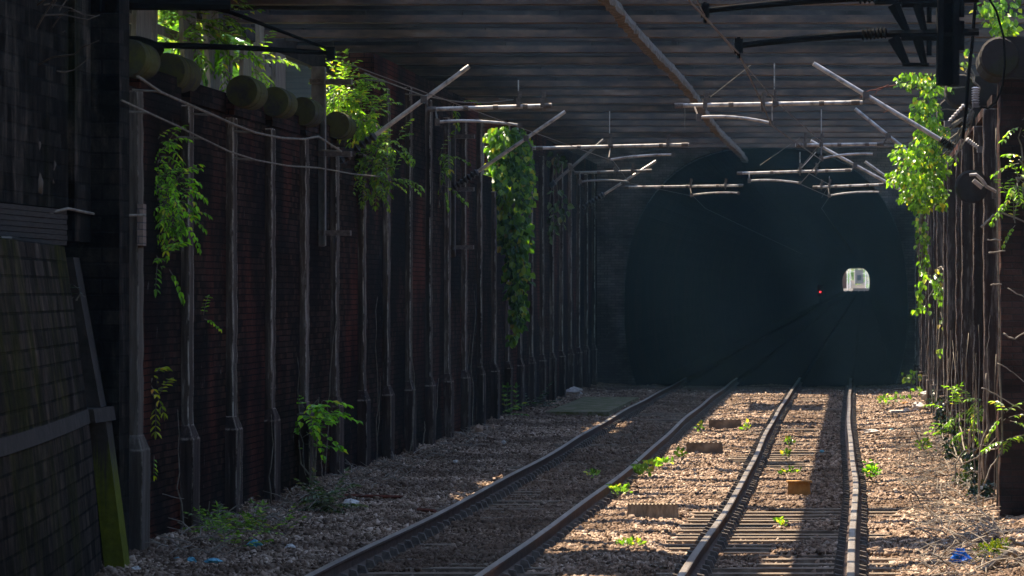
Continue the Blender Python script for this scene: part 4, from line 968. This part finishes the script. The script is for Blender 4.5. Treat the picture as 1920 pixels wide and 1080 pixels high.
def straw(name, label, n, s0, s1, d0, d1, mat, rs, zoff=.0):
    rr = random.Random(rs); m = MB()
    for i in range(n):
        s_ = s0 + (s1 - s0) * rr.random() ** .7; d = d0 * (d1 / d0) ** rr.random()
        z = float(ground_z(s_, d)) + .02 + zoff * rr.random()
        L = rr.uniform(.08, .40); a = rr.uniform(0, 6.28); e = rr.uniform(-.1, .5)
        p = Vector(P(s_, d, z)); v_ = Vector((math.cos(a), math.sin(a), e)) * L
        q = p + v_ * .5 + Vector((rr.uniform(-.03, .03), rr.uniform(-.03, .03), rr.uniform(0, .04)))
        r_ = rr.uniform(.004, .009)
        m.tube([p, q, p + v_], [r_, r_ * .8, r_ * .5], 4, caps=False)
    tag(m.build(name, M[mat], loc=P(s0, d0, -.1)), label, "dry litter", kind="stuff")
straw("dry_straw", "dry twigs and straw scattered along the right ballast shoulder", 900, .6, 1.6, 39, 80, 'twig', 1, .10)
straw("dry_straw", "dry twigs scattered along the foot of the left wall", 260, -6.3, -7.05, 42, 80, 'twig', 2, .06)

def creeper(name, label, n, s_, d0, d1, ztop, mat, rs):
    rr = random.Random(rs); t = None
    for i in range(n):
        d = d0 * (d1 / d0) ** ((i + rr.random()) / n); z = -.15; s0 = s_ + rr.uniform(-.10, .0)
        pts_ = [P(s0 - rr.uniform(0, .12), d, z)]
        zt = rr.uniform(.8, ztop); dr = rr.uniform(-.25, .25)
        while z < zt:
            z += rr.uniform(.12, .28); d += dr * .3 + rr.uniform(-.15, .15); s0 += rr.uniform(-.03, .03); s0 = max(s_ - .14, min(s_ + .02, s0))
            pts_.append(P(s0, d, z))
        if t is None: t = thing(name, label, "climber", pts_[0])
        m = MB(); m.tube(pts_, taper(rr.uniform(.008, .014), .003, len(pts_)), 5); m.build("stem", M[mat], t, smooth=True)
creeper("dry_creeper", "tangle of pale dry creeper stems up the right wall", 26, RS - .03, 51, 95, 2.3, 'twig', 3)
creeper("dry_creeper", "thin dark creeper stems up the left wall", 11, WS + .10, 45, 85, 2.6, 'root', 4)

# pulley wheel and insulators on the right wall
t = thing("tension_wheel", "grey wheel with a shiny curved lever on the right wall", "wheel", at(1820, 350, 55), None)
c = Vector(at(1822, 350, 54.6))
m = MB(); m.tube([c + Vector((0, -.05, 0)), c + Vector((0, -.03, 0)), c + Vector((0, .04, 0)), c + Vector((0, .06, 0))], [.19, .215, .215, .19], 22); m.build("wheel", M['drum_r'], t)
m = MB(); m.tube([at(x, y, 54.3) for x, y in ((1818, 328), (1830, 327), (1842, 338), (1850, 350), (1868, 360))], [.018, .02, .022, .022, .02], 8); m.tube([at(1825, 338, 54.3), at(1842, 352, 54.3)], .03, 8); m.build("lever", M['galv'], t)
m = MB(); m.box(at(1870, 362, 54.6), (.12, .2, .14)); m.build("mounting", M['clamp'], t)
def ins_thing(label, pts, d, r):
    t = thing("insulator", label, "insulator", at(*pts[0], d), "insulators on the right wall")
    m = MB(); insulator(m, at(*pts[0], d), at(*pts[-1], d), r); m.build("porcelain", M['rubble'], t)
    m = MB(); m.tube([at(x, y, d) for x, y in pts], r * .5, 6); m.box(at(*pts[-1], d), (.08, .08, .08)); m.build("fitting", M['galv_dull'], t)
ins_thing("upright white insulator in front of the second right drum", [(1829, 163), (1829, 195)], 53.5, .032)
ins_thing("slanting insulator rod below the white one on the right wall", [(1808, 196), (1795, 215), (1776, 232)], 57.5, .018)
ins_thing("short bright insulator rod above the tension wheel", [(1812, 260), (1825, 268), (1838, 280)], 56, .02)
wire("feeder_cable", "black cable looping down from the top right past the pier cap", [at(1850, -10, 47), at(1868, 20, 47), at(1882, 70, 47), at(1884, 120, 47), at(1880, 160, 47), at(1868, 190, 47), at(1852, 203, 47), at(1838, 200, 47)], .014, M['black'], "cable")
wire("feeder_cable", "black cable descending beside the hanging post to the insulators", [at(1830, -10, 46), at(1826, 40, 46), at(1822, 90, 46), at(1815, 150, 46), at(1812, 200, 46), at(1805, 260, 46)], .02, M['black'], "cable")

# ------------------------------------------------------------------ things on the ballast
def gdist(y, z=-.12): return F * (EYE - z) / (y - HOR)
def block(name, label, x0, x1, y0, y1, mat, dep=.25, cat="block", strips=0):
    d = gdist(y1); a = at(x0, y1, d); b = at(x1, y0, d)
    t = thing(name, label, cat, a)
    m = MB(); h = b[2] - a[2] + .06; cx = (a[0] + b[0]) / 2; wv = b[0] - a[0]
    e = .012
    cs = []
    for zz, ins in ((a[2] - .06, 0), (b[2], e)):
        cs += [(cx - wv / 2 + ins, d + ins, zz), (cx + wv / 2 - ins, d + ins, zz), (cx + wv / 2 - ins + dep * SL, d + dep, zz), (cx - wv / 2 + ins + dep * SL, d + dep, zz)]
    m.hexa(cs); m.build("body", mat, t)
    if strips:
        m = MB()
        for i in range(strips):
            x = cx - wv / 2 + wv * (i + .5) / strips
            m.box((x, d + .03, b[2] + .006), (wv / strips * .55, .05, .016))
        m.build("top_edge", M['fresh'], t)
    return t
block("timber_block", "nearest timber block between the tracks with a notched bright top", 1175, 1271, 946, 970, M['fresh'], .3, strips=14, cat="timber")
block("timber_block", "dim timber block between the tracks, the middle of three", 1286, 1355, 830, 848, M['sleeper'], .3, strips=8, cat="timber")
block("timber_block", "farthest timber block, lying in shade between the tracks", 1328, 1390, 787, 800, M['sleeper'], .3, strips=8, cat="timber")
t = block("ochre_box", "ochre yellow box lying between the rails of the right track", 1476, 1520, 905, 925, M['ochre'], .28, cat="box")
d = gdist(925); a = at(1476, 905, d); b = at(1520, 905, d)
m = MB(); m.box(((a[0] + b[0]) / 2 + .01, d + .14, a[2] + .012), (b[0] - a[0] + .02, .30, .02)); m.build("lid", M['ochre'], t)
block("concrete_slab", "mossy concrete slab by the left wall near the tunnel", 1022, 1142, 772, 777, M['concrete'], 13.0, cat="slab")
# orange box on the abutment
t = thing("orange_box", "orange equipment box cut by the lower left edge", "box", at(0, 1050, 38))
a = at(-60, 1048, 35); b = at(36, 992, 35)
m = MB(); m.box(((a[0] + b[0]) / 2 - .03, 38.2, (a[2] + b[2]) / 2), (b[0] - a[0] - .06, .3, b[2] - a[2])); m.build("body", M['orange'], t)
m = MB(); m.box((b[0] - .03, 38.15, (a[2] + b[2]) / 2 + .005), (.06, .42, b[2] - a[2] + .03)); m.box(((a[0] + b[0]) / 2 - .03, 38.1, b[2] + .01), (b[0] - a[0] - .08, .46, .03)); m.build("cover_frame", M['fresh'], t)
m = MB(); m.sbox(-7.2, -6.9, 38.1, 38.3, .0, .06); m.tube([at(-30, 1050, 38.2), P(-6.95, 38.2, -.2)], .04, 8); m.build("stand", M['clamp'], t)
# crumpled things
def crumple(name, label, x, y, wpx, hpx, mat, rs, cat="bag", d=None, flat=1.0, group=None):
    rr = random.Random(rs)
    d = d or gdist(y + hpx / 2, -.13)
    c = Vector(at(x, y, d)); rx = wpx / 2 / F * d; rz = hpx / 2 / F * d
    nu, nv = 12, 8
    vs = []; fs = []
    for i in range(nv + 1):
        ph = math.pi * i / nv - math.pi / 2
        for j in range(nu):
            th = 2 * math.pi * j / nu
            k_ = rr.uniform(.55, 1.25)
            vs.append((c.x + rx * k_ * math.cos(ph) * math.cos(th), c.y + rx * .8 * k_ * math.cos(ph) * math.sin(th), c.z + rz * rr.uniform(.6, 1.2) * math.sin(ph)))
    for i in range(nv):
        for j in range(nu): fs.append((i * nu + j, i * nu + (j + 1) % nu, (i + 1) * nu + (j + 1) % nu, (i + 1) * nu + j))
    tag(mesh_np(name, np.array(vs), fs, M[mat], None), label, cat, group)
crumple("plastic_bag", "bright blue crumpled plastic bag on the ballast at lower right", 1800, 1047, 42, 36, 'blue', 1, d=41.3)
crumple("plastic_bag", "white crumpled bag on the left ballast beside the dark bush", 659, 944, 34, 18, 'white', 2)
crumple("plastic_bag", "pale blue crumpled bag among the lower left brambles", 477, 1021, 28, 18, 'cyan', 3, d=44.5)
crumple("litter", "pale blue litter scrap, rightmost of the row at lower left", 400, 1052, 36, 11, 'cyan', 4, "litter")
crumple("litter", "pale blue litter scrap in the middle of the lower left row", 358, 1051, 20, 13, 'cyan', 5, "litter")
crumple("litter", "pale blue litter scrap, leftmost of the lower left row", 332, 1051, 18, 13, 'cyan', 6, "litter")
crumple("litter", "white and blue wrapper against the left bottom edge of the ballast", 255, 1070, 28, 16, 'white', 7, "litter")
crumple("litter", "white scrap of paper right of the brambles", 545, 1026, 20, 12, 'white', 8, "litter")
crumple("rubble_sack", "pale rubble sack on the slab by the left wall", 1076, 734, 36, 17, 'rubble', 9, "sack", d=108)
crumple("torn_card", "torn brown card leaning at the left wall foot, wider piece", 898, 806, 18, 22, 'card', 10, "card")
crumple("torn_card", "small torn brown card at the left wall foot", 924, 803, 13, 16, 'card', 11, "card")
crumple("rubble", "heap of white rubble at the foot of the right wall, upper lump", 1738, 742, 30, 22, 'rubble', 12, "rubble", d=97)
crumple("rubble", "heap of white rubble at the foot of the right wall, broad lower lump", 1722, 764, 38, 20, 'rubble', 13, "rubble", d=95)
crumple("rubble", "small white lump on the right ballast left of the rubble heap", 1700, 770, 14, 10, 'rubble', 14, "rubble")
crumple("litter", "white crushed litter right of the right track", 1634, 809, 32, 9, 'rubble', 15, "litter")
crumple("litter", "tiny blue scrap beside the white crushed litter", 1672, 806, 9, 5, 'cyan', 16, "litter")
crumple("litter", "tiny turquoise scrap in the shadow strip of the right track", 1541, 846, 9, 5, 'cyan', 17, "litter")
crumple("litter", "small white stone-like scrap on the left ballast near the card", 945, 829, 8, 8, 'white', 18, "litter")
crumple("litter", "small white scrap on the left ballast below the card", 854, 865, 9, 6, 'white', 19, "litter")
crumple("litter", "tiny white cup at the lower right near the sticks", 1773, 1019, 8, 8, 'white', 20, "litter")
crumple("litter", "tiny white scrap left of the dry twigs on the left ballast", 715, 913, 8, 8, 'white', 21, "litter")
crumple("litter", "orange-brown scrap by the rubble heap", 1697, 757, 16, 8, 'ochre', 22, "litter")
for x, y, w_, lab in ((702, 929, 110, "long rusty strip lying by the left wall"), (800, 955, 32, "short rusty strip near the left track")):
    d = gdist(y); p0 = at(x - w_ / 2, y, d); p1 = at(x + w_ / 2, y + 3, d - .4)
    m = MB(); m.tube([p0, p1], .022, 5); tag(m.build("rusty_strip", M['rust'], loc=p0), lab, "strip")
m = MB(); dd = gdist(760); m.box(at(1688, 773, gdist(773)), (.42, .5, .08)); tag(m.build("concrete_slab", M['rubble'], loc=at(1688, 773, gdist(773))), "pale flat slab left of the white rubble heap", "slab")

# ------------------------------------------------------------------ beyond the tunnel, and the red signal inside it
t = thing("signal", "small red signal lamp glowing inside the tunnel", "signal", P(float(tun_c(560)) - 3.3, 560, float(rise(560))))
b0 = Vector(at(1538, 547.5, 560))
m = MB(); m.tube([(b0.x, 560.1, float(rise(560)) - .19), (b0.x, 560.1, b0.z + .5)], .08, 8); m.build("post", M['black'], t)
m = MB(); m.box((b0.x, 560.2, b0.z + .2), (.7, .3, 1.4)); m.build("head", M['black'], t)
m = MB(); m.tube([(b0.x, 559.9, b0.z), (b0.x, 560.04, b0.z)], [.11, .11], 12); m.build("lamp", M['redlamp'], t)
zf = 3.1 - .19
def pf(x, y, d): return at(x, y, d)
quad_sheet("far_ground", [[P(s, d, zf) for s in (-60, -4, 6, 60)] for d in (TUN1 + .02, 1280, 1400, 1480)], M['ballast'], "sunlit ballast and platforms beyond the tunnel", "ground")
t = thing("platform", "pale station platform seen beyond the tunnel", "platform", pf(1605, 540, 1275))
m = MB(); a = pf(1588, 541, 1272); b = pf(1630, 530, 1330); m.box(((a[0] + b[0]) / 2 + .5, 1300, zf + .4), (9, 56, .8)); m.build("platform_body", M['render'], t)
t = thing("cabin", "small white cabin with dark window beyond the tunnel", "cabin", pf(1610, 530, 1330))
m = MB(); a = pf(1603, 532, 1330); b = pf(1619, 505, 1330)
m.box(((a[0] + b[0]) / 2, 1332, (a[2] + b[2]) / 2), (b[0] - a[0], 4, b[2] - a[2])); m.build("wall", M['render'], t)
m = MB(); m.box(((a[0] + b[0]) / 2, 1329.9, a[2] + (b[2] - a[2]) * .42), (1.2, .12, 1.7)); m.build("window", M['glass'], t)
for k_, (x, lab) in enumerate(((1589, "white mast beyond the tunnel, left of the cabin"), (1594, "white mast beyond the tunnel between the boards and the cabin"), (1623, "white mast beyond the tunnel right of the cabin"), (1628, "rightmost white mast beyond the tunnel"))):
    t = thing("far_mast", lab, "mast", pf(x, 541, 1290)); p = pf(x, 500, 1290)
    m = MB(); m.tube([(p[0], 1290, zf), (p[0], 1290, 10.4)], .15, 8); m.build("pole", M['mastwhite'], t)
    m = MB(); m.tube([(p[0] - 1.0, 1290.3, 9.0 - .4 * k_), (p[0] + 1.4, 1290.3, 9.2 - .4 * k_)], .10, 6); m.build("cross_arm", M['mastwhite'], t)
t = thing("board_fence", "brown boarded hut at the left beyond the tunnel", "hut", pf(1583, 535, 1268))
a = pf(1576, 541, 1268); b = pf(1587, 508, 1268); m = MB(); m.box(((a[0] + b[0]) / 2, 1270, (a[2] + b[2]) / 2), (b[0] - a[0], 5, b[2] - a[2])); m.build("wall", M['brownwood'], t)
m = MB(); m.box(((a[0] + b[0]) / 2, 1270, b[2] + .15), (b[0] - a[0] + .5, 5.6, .3)); m.build("roof", M['render'], t)
plant("bush", "green bush at the right foot of the far portal", [(pf(1630, 536, 1300), (1.1, 1.0, .8), 60)], .5, 'leaf_lit', 90, "bush", sprig=False, base=(pf(1630, 536, 1300)[0], 1300, zf))
plant("tree", "green tree behind the far cabin", [(pf(1600, 505, 1400), (14, 4, 4.5), 500), (pf(1640, 500, 1400), (8, 4, 4), 200)], 1.0, 'leaf_mid', 91, "tree", sprig=False, base=(pf(1600, 545, 1400)[0], 1400, zf))
quad_sheet("far_bank", [[P(s, 1425 + k_ * 12, zf + k_ * 3.0) for s in (-80, 0, 80)] for k_ in range(3)], M['farwall'], "brown bank beyond the tunnel", "bank")

# ------------------------------------------------------------------ haze: dusty, smoky air in the cutting
hz = MB(); hz.hexa([(-170, -45, -3), (240, -45, -3), (240, 1490, -3), (-170, 1490, -3), (-170, -45, 13), (240, -45, 13), (240, 1490, 13), (-170, 1490, 13)])
hm = bpy.data.materials.new("haze"); hm.use_nodes = True
ht = hm.node_tree; ht.nodes.clear()
pv = ht.nodes.new("ShaderNodeVolumePrincipled"); pv.inputs['Color'].default_value = (.32, .66, 1.0, 1); pv.inputs['Density'].default_value = .0002; pv.inputs['Anisotropy'].default_value = .2
ho = ht.nodes.new("ShaderNodeOutputMaterial"); ht.links.new(pv.outputs[0], ho.inputs['Volume'])
tag(hz.build("haze", hm, loc=(0, 0, -3)), "thin bluish haze filling the cutting", "haze", kind="stuff")
